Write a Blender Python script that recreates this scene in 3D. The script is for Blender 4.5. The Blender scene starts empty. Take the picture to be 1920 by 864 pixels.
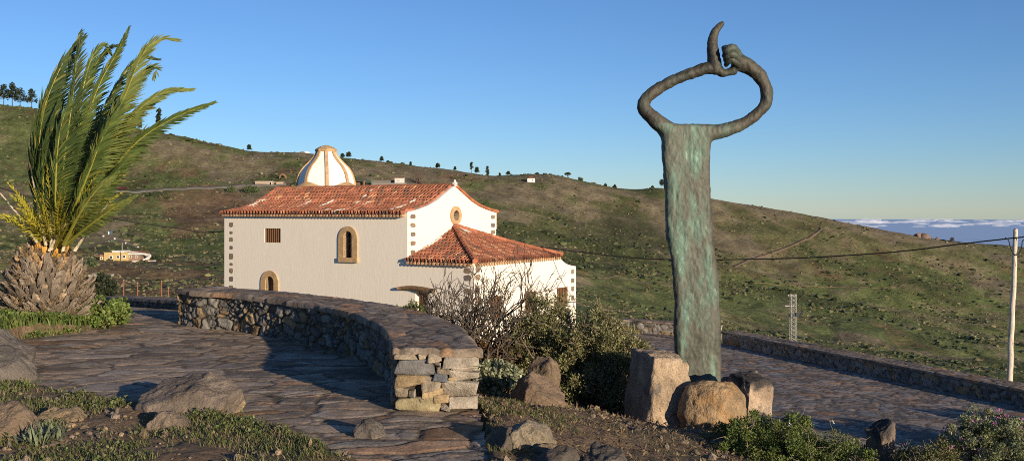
import bpy, bmesh, math, random
import numpy as np
from mathutils import Vector, Matrix
from mathutils.geometry import tessellate_polygon

R = math.radians
np.seterr(all='ignore')
rng = np.random.default_rng(11)
random.seed(5)
SC = bpy.context.scene
COL = SC.collection
# a level camera 2.2 m above the terrace paving looks along +Y; lengths in metres
F, HX, HY, CZ = 1867.0, 960.0, 395.0, 2.2

def P(px, py, Y):
    return np.array([(px - HX) * Y / F, Y, CZ - (py - HY) * Y / F])

def G(px, py, z=0.0):
    Y = (CZ - z) * F / (py - HY)
    return P(px, py, Y)

# ------------------------------------------------------------------ noise
def h01(*a, seed=0):
    pr = (374761393, 668265263, 1274126177, 2147483629)
    n = np.int64(seed) * np.int64(1013904223)
    for i, v in enumerate(a):
        n = n + np.asarray(v).astype(np.int64) * np.int64(pr[i])
    n = n & 0xffffffff
    n = ((n ^ (n >> 13)) * 1274126177) & 0xffffffff
    n = ((n ^ (n >> 15)) * 668265263) & 0xffffffff
    n = n ^ (n >> 14)
    return (n & 0xffffff) / float(0xffffff)

def vnoise(x, y, z=0.0, seed=0):
    x, y, z = np.broadcast_arrays(np.asarray(x, float), np.asarray(y, float), np.asarray(z, float))
    ix, iy, iz = np.floor(x), np.floor(y), np.floor(z)
    fx, fy, fz = x - ix, y - iy, z - iz
    sx, sy, sz = (t * t * t * (t * (t * 6 - 15) + 10) for t in (fx, fy, fz))
    r = 0
    for a in (0, 1):
        for b in (0, 1):
            for c in (0, 1):
                w = (sx if a else 1 - sx) * (sy if b else 1 - sy) * (sz if c else 1 - sz)
                r = r + w * h01(ix + a, iy + b, iz + c, seed=seed)
    return r * 2 - 1

def fbm(x, y, z=0.0, octv=4, seed=0, gain=.5):
    s, a, f = 0, 1.0, 1.0
    for o in range(octv):
        s = s + a * vnoise(np.asarray(x) * f, np.asarray(y) * f, np.asarray(z) * f, seed + o * 17)
        a *= gain; f *= 2.03
    return s

def voro(u, v, seed=0, jit=.85, wrapu=None):
    iu, iv = np.floor(u), np.floor(v)
    d1 = np.full(u.shape, 1e9); d2 = d1.copy()
    p1u, p1v, p2u, p2v = (np.zeros(u.shape) for _ in range(4)); idu = np.zeros(u.shape); idv = idu.copy()
    for a in (-1, 0, 1, 2, -2):
        for b in (-1, 0, 1, 2, -2):
            cu, cv = iu + a, iv + b
            ku = cu if wrapu is None else np.mod(cu, wrapu)
            su = cu + .5 + jit * (h01(ku, cv, seed=seed) - .5); sv = cv + .5 + jit * (h01(ku, cv, seed=seed + 1) - .5)
            d = (su - u) ** 2 + (sv - v) ** 2
            m = d < d1; m2 = (~m) & (d < d2)
            d2 = np.where(m, d1, np.where(m2, d, d2)); p2u = np.where(m, p1u, np.where(m2, su, p2u)); p2v = np.where(m, p1v, np.where(m2, sv, p2v))
            d1 = np.where(m, d, d1); p1u = np.where(m, su, p1u); p1v = np.where(m, sv, p1v)
            idu = np.where(m, ku, idu); idv = np.where(m, cv, idv)
    L = np.hypot(p2u - p1u, p2v - p1v) + 1e-9
    edge = (d2 - d1) / (2 * L)
    return edge, idu, idv, u - p1u, v - p1v

def sstep(a, b, x):
    t = np.clip((np.asarray(x, float) - a) / (b - a), 0, 1)
    return t * t * (3 - 2 * t)

# ------------------------------------------------------------------ mesh helpers
class MB:
    def __init__(s):
        s.v, s.c, s.f3, s.f4, s.n, s.fn = [], [], [], [], 0, []
    def add(s, V, f3=None, f4=None, col=(.5, .5, .5), fn=None):
        V = np.asarray(V, float).reshape(-1, 3)
        s.v.append(V)
        c = np.asarray(col, float)
        s.c.append(np.tile(c, (len(V), 1)) if c.ndim == 1 else c)
        if f3 is not None and len(f3): s.f3.append(np.asarray(f3, np.int64).reshape(-1, 3) + s.n)
        if f4 is not None and len(f4): s.f4.append(np.asarray(f4, np.int64).reshape(-1, 4) + s.n)
        if fn:
            for f in fn: s.fn.append([i + s.n for i in f])
        s.n += len(V)
        return s
    def grid(s, V, col=(.5, .5, .5), mask=None, closeu=False, closev=False, flip=False):
        nu, nv = V.shape[:2]
        idx = np.arange(nu * nv).reshape(nu, nv)
        if closeu: idx = np.vstack([idx, idx[:1]])
        if closev: idx = np.hstack([idx, idx[:, :1]])
        q = np.stack([idx[:-1, :-1], idx[1:, :-1], idx[1:, 1:], idx[:-1, 1:]], -1)
        if mask is not None: q = q[mask]
        q = q.reshape(-1, 4)
        if flip: q = q[:, ::-1]
        c = np.asarray(col, float)
        if c.ndim == 3: c = c.reshape(-1, 3)
        return s.add(V.reshape(-1, 3), f4=q, col=c)
    def box(s, c, h, col=(.5, .5, .5), ax=None):
        c = np.asarray(c, float); h = np.asarray(h, float)
        A = np.eye(3) if ax is None else np.asarray(ax, float)
        V = [c + sx * h[0] * A[0] + sy * h[1] * A[1] + sz * h[2] * A[2] for sx in (-1, 1) for sy in (-1, 1) for sz in (-1, 1)]
        return s.add(V, f4=[(0, 1, 3, 2), (4, 6, 7, 5), (0, 4, 5, 1), (2, 3, 7, 6), (0, 2, 6, 4), (1, 5, 7, 3)], col=col)
    def tube(s, path, rad, n=8, col=(.5, .5, .5), caps=True):
        path = np.asarray(path, float); m = len(path)
        rad = np.broadcast_to(np.asarray(rad, float), (m,))
        T = np.gradient(path, axis=0); T /= np.linalg.norm(T, axis=1)[:, None] + 1e-12
        up = np.array([0, 0, 1.]) if abs(T[0][2]) < .9 else np.array([1., 0, 0])
        N = np.cross(T[0], up); N /= np.linalg.norm(N)
        V = np.zeros((m, n, 3)); a = np.arange(n) * 2 * np.pi / n
        for i in range(m):
            N = N - T[i] * N.dot(T[i]); N /= np.linalg.norm(N) + 1e-12
            B = np.cross(T[i], N)
            V[i] = path[i] + rad[i] * (np.cos(a)[:, None] * N + np.sin(a)[:, None] * B)
        base = s.n
        s.grid(V, col=col, closev=True)
        if caps:
            s.fn.append([base + k for k in range(n)][::-1]); s.fn.append([base + (m - 1) * n + k for k in range(n)])
        return s
    def mesh(s, name, org):
        V = np.concatenate(s.v) - np.asarray(org, float); C = np.concatenate(s.c)
        lv, lt = [], []
        for fs, k in ((s.f3, 3), (s.f4, 4)):
            if fs:
                a = np.concatenate(fs); lv.append(a.reshape(-1)); lt.append(np.full(len(a), k))
        for f in s.fn: lv.append(np.array(f)); lt.append(np.array([len(f)]))
        lv = np.concatenate(lv); lt = np.concatenate(lt); ls = np.concatenate([[0], np.cumsum(lt)[:-1]])
        me = bpy.data.meshes.new(name)
        me.vertices.add(len(V)); me.vertices.foreach_set('co', V.astype(np.float32).reshape(-1))
        me.loops.add(len(lv)); me.loops.foreach_set('vertex_index', lv.astype(np.int32))
        me.polygons.add(len(lt)); me.polygons.foreach_set('loop_start', ls.astype(np.int32)); me.polygons.foreach_set('loop_total', lt.astype(np.int32))
        at = me.color_attributes.new('Col', 'FLOAT_COLOR', 'POINT')
        at.data.foreach_set('color', np.hstack([C, np.ones((len(C), 1))]).astype(np.float32).reshape(-1))
        me.update(calc_edges=True); me.validate()
        return me
    def build(s, name, mat, parent=None, org=None, smooth=False, label=None, at=None):
        """parent given: vertices are stored relative to org (the root's place); else the object stands at org."""
        if org is None: org = parent['org'] if parent else (0, 0, 0)
        me = s.mesh(name, org)
        me.polygons.foreach_set('use_smooth', np.full(len(me.polygons), smooth)); me.update()
        o = bpy.data.objects.new(name, me); COL.objects.link(o)
        me.materials.append(mat); o['org'] = [float(t) for t in org]
        if parent: o.parent = parent
        else: o.location = [float(t) for t in org]
        if label: o['label'] = label
        return o

def tag(o, label=None, cat=None, group=None, kind=None):
    for k, v in (('label', label), ('category', cat), ('group', group), ('kind', kind)):
        if v: o[k] = v
    return o

def thing(name, label, cat, loc=(0, 0, 0), group=None):
    o = bpy.data.objects.new(name, None); COL.objects.link(o)
    o.location = [float(t) for t in loc]; o.empty_display_size = .2
    o['org'] = [float(t) for t in loc]
    return tag(o, label, cat, group)

def O(o): return np.array(o['org'])

# ------------------------------------------------------------------ materials
def new_mat(name):
    m = bpy.data.materials.new(name); m.use_nodes = True
    nt = m.node_tree; nt.nodes.clear()
    return m, nt, (lambda t, **k: _nd(nt, t, k))

def _nd(nt, t, k):
    n = nt.nodes.new(t)
    for a, v in k.items(): setattr(n, a, v)
    return n

def M(name, base=None, var=.25, scale=8., rough=.85, bump=.0, bscale=30., spec=.25, trans=0., stretch=None, fine=0., finescale=60., tint=None, tintscale=3., tinth=(.5, .62), metallic=0.):
    m, nt, N = new_mat(name); L = nt.links.new
    out = N('ShaderNodeOutputMaterial'); bs = N('ShaderNodeBsdfPrincipled')
    bs.inputs['Roughness'].default_value = rough; bs.inputs['Specular IOR Level'].default_value = spec; bs.inputs['Metallic'].default_value = metallic
    if base is None:
        a = N('ShaderNodeAttribute', attribute_name='Col'); src = a.outputs['Color']
    else:
        a = N('ShaderNodeRGB'); a.outputs[0].default_value = (*base, 1); src = a.outputs[0]
    tc = N('ShaderNodeTexCoord'); vec = tc.outputs['Object']
    if stretch:
        mp = N('ShaderNodeMapping'); mp.inputs['Scale'].default_value = stretch; L(vec, mp.inputs['Vector']); vec = mp.outputs[0]
    def mul(src, sc, amt, det=5):
        nz = N('ShaderNodeTexNoise'); nz.inputs['Scale'].default_value = sc; nz.inputs['Detail'].default_value = det; nz.inputs['Roughness'].default_value = .62
        L(vec, nz.inputs['Vector'])
        mr = N('ShaderNodeMapRange'); mr.inputs[1].default_value = .28; mr.inputs[2].default_value = .72; mr.inputs[3].default_value = 1 - amt; mr.inputs[4].default_value = 1 + amt
        L(nz.outputs['Fac'], mr.inputs[0])
        mx = N('ShaderNodeMix', data_type='RGBA', blend_type='MULTIPLY'); mx.inputs['Factor'].default_value = 1
        L(src, mx.inputs['A']); L(mr.outputs[0], mx.inputs['B'])
        return mx.outputs['Result']
    if tint:
        nz = N('ShaderNodeTexNoise'); nz.inputs['Scale'].default_value = tintscale; nz.inputs['Detail'].default_value = 6; nz.inputs['Roughness'].default_value = .65
        L(vec, nz.inputs['Vector'])
        mr = N('ShaderNodeMapRange'); mr.inputs[1].default_value = tinth[0]; mr.inputs[2].default_value = tinth[1]
        L(nz.outputs['Fac'], mr.inputs[0])
        mx = N('ShaderNodeMix', data_type='RGBA'); L(mr.outputs[0], mx.inputs['Factor']); L(src, mx.inputs['A']); mx.inputs['B'].default_value = (*tint, 1)
        src = mx.outputs['Result']
    if var: src = mul(src, scale, var)
    if fine: src = mul(src, finescale, fine, 3)
    L(src, bs.inputs['Base Color'])
    if bump:
        nz = N('ShaderNodeTexNoise'); nz.inputs['Scale'].default_value = bscale; nz.inputs['Detail'].default_value = 6; nz.inputs['Roughness'].default_value = .65
        L(vec, nz.inputs['Vector'])
        bp = N('ShaderNodeBump'); bp.inputs['Strength'].default_value = 1; bp.inputs['Distance'].default_value = bump
        L(nz.outputs['Fac'], bp.inputs['Height']); L(bp.outputs[0], bs.inputs['Normal'])
    if trans:
        tr = N('ShaderNodeBsdfTranslucent'); L(src, tr.inputs['Color'])
        ms = N('ShaderNodeMixShader'); ms.inputs[0].default_value = trans
        L(bs.outputs[0], ms.inputs[1]); L(tr.outputs[0], ms.inputs[2]); L(ms.outputs[0], out.inputs['Surface'])
    else: L(bs.outputs[0], out.inputs['Surface'])
    return m

MT = dict(
    stone=M('wall_stone', spec=.06, var=.3, scale=14, rough=.9, bump=.02, bscale=38, fine=.25, finescale=120),
    paving=M('flagstone', spec=.06, var=.42, scale=4, rough=.82, bump=.006, bscale=26, fine=.34, finescale=34),
    plaza=M('plaza_flagstone', spec=.06, var=.25, scale=2.5, rough=.82, bump=.006, bscale=12, fine=.3, finescale=14),
    soil=M('dry_soil', var=.3, scale=1.6, rough=.95, bump=.05, bscale=14, fine=.35, finescale=38),
    hill=M('hill_ground', var=.28, scale=.11, rough=1, bump=.5, bscale=.5, fine=.42, finescale=.7, spec=.05),
    rock=M('boulder_rock', var=.28, scale=6, rough=.9, bump=.05, bscale=16, fine=.3, finescale=55, tint=(.30, .22, .12), tintscale=3.2, tinth=(.58, .72)),
    ochre=M('ochre_rock', var=.3, scale=5, rough=.9, bump=.06, bscale=14, fine=.32, finescale=50, tint=(.36, .215, .095), tintscale=3.5, tinth=(.48, .66)),
    tanrock=M('tan_rock', var=.26, scale=5, rough=.92, bump=.06, bscale=15, fine=.32, finescale=50, tint=(.17, .15, .13), tintscale=3.0, tinth=(.58, .66)),
    stucco=M('white_stucco', (.77, .70, .59), var=.03, scale=.8, rough=.95, bump=.006, bscale=6, fine=.03, finescale=30, stretch=(1.5, 1.5, .4), tint=(.69, .62, .52), tintscale=.8, tinth=(.52, .80)),
    domewhite=M('dome_plaster', (.82, .78, .71), var=.05, scale=2, rough=.9, bump=.01, bscale=9),
    tan=M('tan_sandstone', (.44, .29, .15), var=.25, scale=3.5, rough=.9, bump=.02, bscale=24, fine=.15, finescale=40),
    quoin=M('brown_quoin', var=.3, scale=7, rough=.92, bump=.03, bscale=20),
    tile=M('clay_tile', var=.2, scale=1.3, rough=.85, bump=.01, bscale=30, fine=.2, finescale=22),
    wood=M('brown_wood', (.17, .085, .04), var=.3, scale=7, rough=.7, stretch=(6, 6, 1), bump=.006),
    dark=M('dark_interior', (.012, .011, .010), var=0, rough=1),
    glass=M('window_glass', (.03, .03, .035), var=0, rough=.12, spec=.5),
    leaf=M('leaf', var=.18, scale=3, rough=.55, spec=.3, trans=.28),
    frond=M('palm_leaf', var=.12, scale=5, rough=.42, spec=.4, trans=.3),
    bark=M('bark', var=.35, scale=9, rough=.95, bump=.02, bscale=30),
    palmbark=M('palm_bark', var=.35, scale=7, rough=.95, bump=.03, bscale=24, stretch=(1, 1, .45), fine=.25, finescale=55),
    pole=M('weathered_pole_wood', (.55, .49, .40), var=.25, scale=5, rough=.9, stretch=(5, 5, .6), bump=.008, tint=(.14, .10, .075), tintscale=5.5, tinth=(.57, .64)),
    cable=M('black_cable', (.015, .015, .016), var=0, rough=.7),
    steel=M('galvanised_steel', (.40, .385, .345), var=.12, scale=2, rough=.6),
    paint=M('painted_wall', var=.1, scale=.8, rough=.95),
    darkmetal=M('dark_metal', (.03, .035, .045), var=.15, scale=4, rough=.6),
    track=M('track_earth', var=.3, scale=.4, rough=1, fine=.25, finescale=2),
    petal=M('petal', var=.1, rough=.6, trans=.3),
)

def bronze_mat():
    m, nt, N = new_mat('weathered_bronze'); L = nt.links.new
    out = N('ShaderNodeOutputMaterial'); bs = N('ShaderNodeBsdfPrincipled')
    bs.inputs['Roughness'].default_value = .62; bs.inputs['Specular IOR Level'].default_value = .4; bs.inputs['Metallic'].default_value = .15
    tc = N('ShaderNodeTexCoord'); at = N('ShaderNodeAttribute', attribute_name='Col'); sp = N('ShaderNodeSeparateColor'); L(at.outputs['Color'], sp.inputs[0])
    def nz(sc, scale3, det=7, ro=.65):
        mp = N('ShaderNodeMapping'); mp.inputs['Scale'].default_value = scale3; L(tc.outputs['Object'], mp.inputs[0])
        n = N('ShaderNodeTexNoise'); n.inputs['Scale'].default_value = sc; n.inputs['Detail'].default_value = det; n.inputs['Roughness'].default_value = ro
        L(mp.outputs[0], n.inputs[0]); return n.outputs['Fac']
    def rmp(s, a, b, c=0., d=1.):
        r = N('ShaderNodeMapRange'); r.inputs[1].default_value = a; r.inputs[2].default_value = b; r.inputs[3].default_value = c; r.inputs[4].default_value = d
        L(s, r.inputs[0]); return r.outputs[0]
    def mix(f, a, b):
        x = N('ShaderNodeMix', data_type='RGBA'); L(f, x.inputs['Factor'])
        for s, k in ((a, 'A'), (b, 'B')):
            if isinstance(s, tuple): x.inputs[k].default_value = (*s, 1)
            else: L(s, x.inputs[k])
        return x.outputs['Result']
    def math_(op, a, b):
        x = N('ShaderNodeMath', operation=op); L(a, x.inputs[0])
        if isinstance(b, float): x.inputs[1].default_value = b
        else: L(b, x.inputs[1])
        return x.outputs[0]
    base = mix(rmp(nz(3, (1, 1, .45)), .35, .68), (.022, .0195, .016), (.078, .067, .050))
    grey = mix(math_('MULTIPLY', rmp(nz(2.2, (1.6, 1.6, .35)), .36, .62, .25, 1.), sp.outputs[0]), base, (.108, .120, .092))
    pat = rmp(nz(1.7, (2.2, 2.2, .7)), .47, .60)
    streak = rmp(nz(7, (2.6, 2.6, .16)), .32, .62)
    patf = math_('MULTIPLY', math_('MULTIPLY', pat, streak), sp.outputs[0])
    c2 = mix(patf, grey, (.115, .225, .172))
    patg = math_('MULTIPLY', rmp(nz(11, (1.2, 1.2, .5)), .58, .68), math_('MULTIPLY', pat, sp.outputs[0]))
    c3 = mix(patg, c2, (.20, .32, .245))
    L(c3, bs.inputs['Base Color'])
    b1 = nz(9, (1, 1, .5)); b2 = nz(46, (1, 1, .7))
    hsum = math_('ADD', b1, math_('MULTIPLY', b2, .45))
    bp = N('ShaderNodeBump'); bp.inputs['Distance'].default_value = .012; bp.inputs['Strength'].default_value = 1
    L(hsum, bp.inputs['Height']); L(bp.outputs[0], bs.inputs['Normal']); L(bs.outputs[0], out.inputs['Surface'])
    return m
MT['bronze'] = bronze_mat()

def sea_mat():
    m, nt, N = new_mat('hazed_sea_water'); L = nt.links.new
    out = N('ShaderNodeOutputMaterial'); bs = N('ShaderNodeBsdfPrincipled')
    bs.inputs['Base Color'].default_value = (.40, .56, .76, 1); bs.inputs['Roughness'].default_value = .75; bs.inputs['Specular IOR Level'].default_value = .2  # pale blue of the air haze is put into the water colour
    L(bs.outputs[0], out.inputs['Surface']); return m
MT['sea'] = sea_mat()
# ------------------------------------------------------------------ hillside (one terrain sheet, polar grid about the viewpoint)
TC = np.array([-1500, -900, 0, 200, 400, 600, 800, 1000, 1100, 1300, 1500, 1700, 1920, 2400, 3200], float)
TY = np.array([26, 45, 80, 150, 260, 380, 480, 600.])
_z = lambda *a: np.array(a, float)
TZN = _z([-.9, -.9, -.9, -1.0, -2.2, -4.6, -4.6, -4.6, -4.6, -4.7, -4.9, -5.0, -5.0, -6, -7],
         [-4.0, -4.0, -4.3, -4.4, -4.5, -4.7, -4.8, -4.8, -4.8, -5.2, -6., -6.6, -7, -9, -11],
         [-7, -7, -7.2, -7.4, -7.2, -7, -7, -8, -9, -10, -10.8, -12, -14, -18, -22])
TPX = _z([540, 540, 545, 548, 548, 548, 540, 570, 590, 622, 652, 690, 722, 800, 880],
         [470, 470, 478, 488, 492, 480, 480, 510, 545, 590, 637, 665, 690, 760, 840],
         [360, 360, 385, 405, 420, 410, 425, 450, 490, 520, 555, 590, 620, 680, 760],
         [270, 270, 300, 330, 342, 345, 355, 385, 410, 450, 480, 520, 545, 600, 660])
SKX = np.array([-1500, -900, 0, 60, 130, 190, 240, 300, 400, 470, 560, 650, 740, 860, 910, 935, 985, 1040, 1090, 1150, 1192, 1240, 1350, 1440, 1540, 1640, 1740, 1800, 1920, 2400, 3200], float)
SKY = np.array([235, 225, 200, 206, 216, 226, 236, 251, 271, 287, 288, 298, 308, 320, 330, 331, 328, 328, 338, 351, 356, 353, 376, 390, 408, 428, 444, 453, 465, 540, 620], float)
XG = np.arange(-1500, 3201, 6.0)
def _smooth(a, k):
    w = np.hanning(k + 2)[1:-1]; w /= w.sum(); p = k // 2
    return np.convolve(np.pad(a, p, mode='edge'), w, mode='valid')
rows = []
for j, Y in enumerate(TY):
    if j < 3: z = np.interp(XG, TC, TZN[j])
    elif j < 7: z = CZ - (np.interp(XG, TC, TPX[j - 3]) - HY) * Y / F
    else: z = CZ - (np.interp(XG, SKX, SKY) - HY) * Y / F
    rows.append(_smooth(z, 41 if j < 7 else 7))
rows = np.array(rows)
YS = np.concatenate([np.geomspace(26, 600, 240), [606, 615, 640, 700, 820, 1050, 1500, 2500, 4500, 9000]])
YK = np.concatenate([TY, [640, 700, 1050, 2500, 4500, 9000]])
rk = np.concatenate([rows, [rows[-1] - 1.5, rows[-1] - 9, rows[-1] - 85, np.full(len(XG), -480.), np.full(len(XG), -930.), np.full(len(XG), -1020.)]])
# cubic hermite with limited slopes along Y
dy = np.diff(YK)[:, None]; sl = np.diff(rk, axis=0) / dy
tg = np.zeros_like(rk); tg[1:-1] = np.where(sl[:-1] * sl[1:] > 0, 2 * sl[:-1] * sl[1:] / (sl[:-1] + sl[1:] + 1e-12), 0.15 * (sl[:-1] + sl[1:])); tg[0] = sl[0]; tg[-1] = sl[-1]
TZ = np.zeros((len(YS), len(XG)))
for i, Y in enumerate(YS):
    k = min(max(np.searchsorted(YK, Y, side='right') - 1, 0), len(YK) - 2)
    h = YK[k + 1] - YK[k]; t = (Y - YK[k]) / h
    TZ[i] = rk[k] * (2 * t ** 3 - 3 * t * t + 1) + h * tg[k] * (t ** 3 - 2 * t * t + t) + rk[k + 1] * (-2 * t ** 3 + 3 * t * t) + h * tg[k + 1] * (t ** 3 - t * t)
HXg, HYg = np.meshgrid(XG, YS)
WX = (HXg - HX) / F * HYg
amp = sstep(60, 200, HYg) * (1 - .55 * sstep(480, 600, HYg)) * (1 - sstep(620, 700, HYg))
TZ += amp * (1.5 * fbm(WX / 46, HYg / 46, 0, 4, 3) + .35 * fbm(WX / 7, HYg / 7, 0, 3, 9))
TZ += amp * .9 * np.maximum(0, fbm(WX / 90 + HYg / 160, HYg / 30, 0, 3, 21))

def hz(X, Y):
    """terrain height at world X, Y (arrays)"""
    X = np.asarray(X, float); Y = np.asarray(Y, float)
    px = np.clip(HX + F * X / Y, XG[0], XG[-1] - .01); fi = (px - XG[0]) / 6.0; i0 = np.floor(fi).astype(int); fi = fi - i0
    j0 = np.clip(np.searchsorted(YS, Y, side='right') - 1, 0, len(YS) - 2); fj = np.clip((Y - YS[j0]) / (YS[j0 + 1] - YS[j0]), 0, 1)
    return (TZ[j0, i0] * (1 - fi) + TZ[j0, i0 + 1] * fi) * (1 - fj) + (TZ[j0 + 1, i0] * (1 - fi) + TZ[j0 + 1, i0 + 1] * fi) * fj

def hill_at(px, py, y0=55, y1=606):
    """first point of the hill met by the sight line through a pixel"""
    Ys = np.geomspace(y0, y1, 900); X = (px - HX) / F * Ys
    pp = HY - F * (hz(X, Ys) - CZ) / Ys
    k = np.argmax(pp <= py) if (pp <= py).any() else len(Ys) - 1
    return np.array([X[k], Ys[k], hz(X[k], Ys[k])])

# ground colour: dry scrub, green grass, bare red soil in patches (real patches of vegetation and earth)
def blob(px, py, rx, ry):
    return np.exp(-(((PXg - px) / rx) ** 2 + ((PYg - py) / ry) ** 2))
PXg = HXg; PYg = HY - F * (TZ - CZ) / HYg
n1 = fbm(WX / 60, HYg / 75, 1, 5, 31); n2 = fbm(WX / 16, HYg / 26, 2, 4, 41); n3 = fbm(WX / 4, HYg / 7, 3, 3, 51); n4 = fbm(WX / 30, HYg / 14, 5, 4, 61)
dry = np.array([.172, .142, .088]); olive = np.array([.138, .132, .060]); green = np.array([.098, .124, .040]); soil = np.array([.175, .112, .066]); dark = np.array([.052, .060, .026]); straw = np.array([.19, .155, .09])
def mixc(a, b, t): return a * (1 - t[..., None]) + b * t[..., None]
hc = np.ones(TZ.shape + (3,)) * dry
hc = mixc(hc, olive, sstep(-.35, .35, n1 + .6 * n2))
g = sstep(.05, .5, n1 * .5 + n2 * .7 + .35 * n4 + .42 * sstep(760, 480, HXg) + .9 * blob(1500, 580, 420, 60) * .6 + .7 * blob(330, 480, 130, 40) + .5 * blob(1150, 560, 160, 70) + .5 * blob(300, 400, 60, 45) + .5 * blob(60, 245, 150, 40) - .35 * blob(1450, 440, 200, 60) + .75 * sstep(505, 570, PYg) * sstep(1040, 1120, HXg) - .35 * sstep(505, 440, PYg) * sstep(1250, 1350, HXg))
hc = mixc(hc, green, g * .85)
hc = mixc(hc, straw, sstep(.35, .8, n4 - .4 * n2) * .6)
terr = (np.abs(np.mod(TZ + .8 * fbm(WX / 40, HYg / 40, 0, 2, 6), 2.6) - 1.3) < .28) * blob(380, 395, 110, 45)
so = sstep(.25, .55, .42 * n2 + .5 * terr + 1.1 * blob(390, 388, 80, 30) + .55 * blob(330, 310, 70, 22) + .9 * blob(250, 520, 170, 26) + .6 * blob(120, 480, 90, 40) + .7 * blob(520, 322, 50, 10) + .5 * blob(860, 332, 90, 8) + .4 * blob(1350, 500, 250, 30) * .6)
hc = mixc(hc, soil, so * .85)
dk = sstep(.25, .6, .30 * n3 + .35 * n2 + .45 * n1 + 1.25 * blob(1150, 440, 130, 50) + .5 * blob(1420, 425, 90, 14) + .35 * blob(60, 290, 120, 20))
hc = mixc(hc, dark, dk * .8)
hc *= 1.04 * (1 + .3 * n3)[..., None]
mb = MB(); V = np.stack([WX, HYg, TZ], -1); mb.grid(V, col=np.clip(hc, .01, 1), flip=False)
o = mb.build('hillside', MT['hill'], smooth=True); tag(o, kind='structure')

mb = MB(); a = np.linspace(0, 2 * np.pi, 97)[:-1]
ring = [np.stack([r * np.cos(a), r * np.sin(a), np.full(96, -1000.)], -1) for r in (3000, 12000, 40000, 125000)]
mb.grid(np.array(ring), closev=True); tag(mb.build('sea', MT['sea']), kind='structure')

def ribbon(name, pts_px, w, mat, col, lift=.18, far=606):
    pts = np.array([hill_at(a, b, y1=far) for a, b in pts_px])
    # dense smooth line
    t = np.arange(len(pts)); tt = np.linspace(0, len(pts) - 1, 14 * len(pts))
    c = np.stack([_smooth(np.interp(tt, t, pts[:, k]), 15) for k in (0, 1)], -1)
    d = np.gradient(c, axis=0); d /= np.linalg.norm(d, axis=1)[:, None]; nrm = np.stack([-d[:, 1], d[:, 0]], -1)
    cr = np.linspace(-.5, .5, 5) * w
    XY = c[:, None, :] + nrm[:, None, :] * cr[None, :, None]
    base = hz(c[:, 0], c[:, 1])
    Z = np.maximum(hz(XY[..., 0], XY[..., 1]), base[:, None]) + lift; Z[:, 0] -= .9; Z[:, -1] -= .9
    mb = MB(); mb.grid(np.dstack([XY, Z]), col=col)
    o = mb.build(name, mat, smooth=True); tag(o, kind='structure'); return c
ROADC = ribbon('road', [(120, 352), (170, 361), (230, 359), (300, 357), (360, 355), (420, 352), (470, 349), (540, 345)], 5, MT['track'], (.16, .145, .12), .5)
ribbon('track', [(1372, 500), (1420, 483), (1470, 466), (1505, 452), (1532, 438), (1541, 428), (1524, 421), (1505, 418)], 2.2, MT['track'], (.15, .105, .068), .2)
ribbon('footpath', [(185, 436), (200, 441), (222, 449), (245, 460), (262, 468)], 2.0, MT['track'], (.26, .20, .13), .25)
ribbon('dirt_path', [(1090, 520), (1150, 519), (1210, 515), (1290, 516)], 1.0, MT['track'], (.16, .115, .07), .12)
ribbon('earth_path', [(1385, 530), (1450, 534), (1560, 538), (1640, 540), (1700, 534)], 1.0, MT['track'], (.17, .115, .07), .1)

# ------------------------------------------------------------------ near ground
def inpoly(X, Y, poly):
    c = np.zeros(X.shape, bool); n = len(poly)
    for i in range(n):
        x1, y1 = poly[i]; x2, y2 = poly[(i + 1) % n]
        m = ((y1 > Y) != (y2 > Y)) & (X < (x2 - x1) * (Y - y1) / (y2 - y1 + 1e-12) + x1)
        c ^= m
    return c
TERR = [(-.36, 11.02), (-.19, 8.76), (-.05, 7.4), (-1.0, 7.6), (-1.41, 8.76), (-2.33, 9.9), (-3.3, 10.75), (-4.16, 11.15), (-5.48, 11.9), (-6.3, 12.3), (-7.6, 12.9), (-8.2, 14.6), (-8.45, 17.0), (-7.9, 18.1), (-7.6, 19.4), (-8.9, 21.6), (-10.6, 23.6), (-13.3, 28.), (-12.8, 29.8), (-7.85, 23.45), (-6.5, 21.7), (-5.1, 20.6), (-3.2, 18.3), (-1.6, 15.6), (-.8, 13.2)]
PZ = -4.2
PLAZA = [(22, 19.7), (16.7, 32.5), (10.1, 48.1), (9.0, 50.8), (6.4, 52.5), (3.6, 54.6), (-1.7, 46.1), (-5.0, 41.0), (-5, 36), (-2, 28.5), (4, 25.0), (9, 22), (16, 18.5)]
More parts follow.
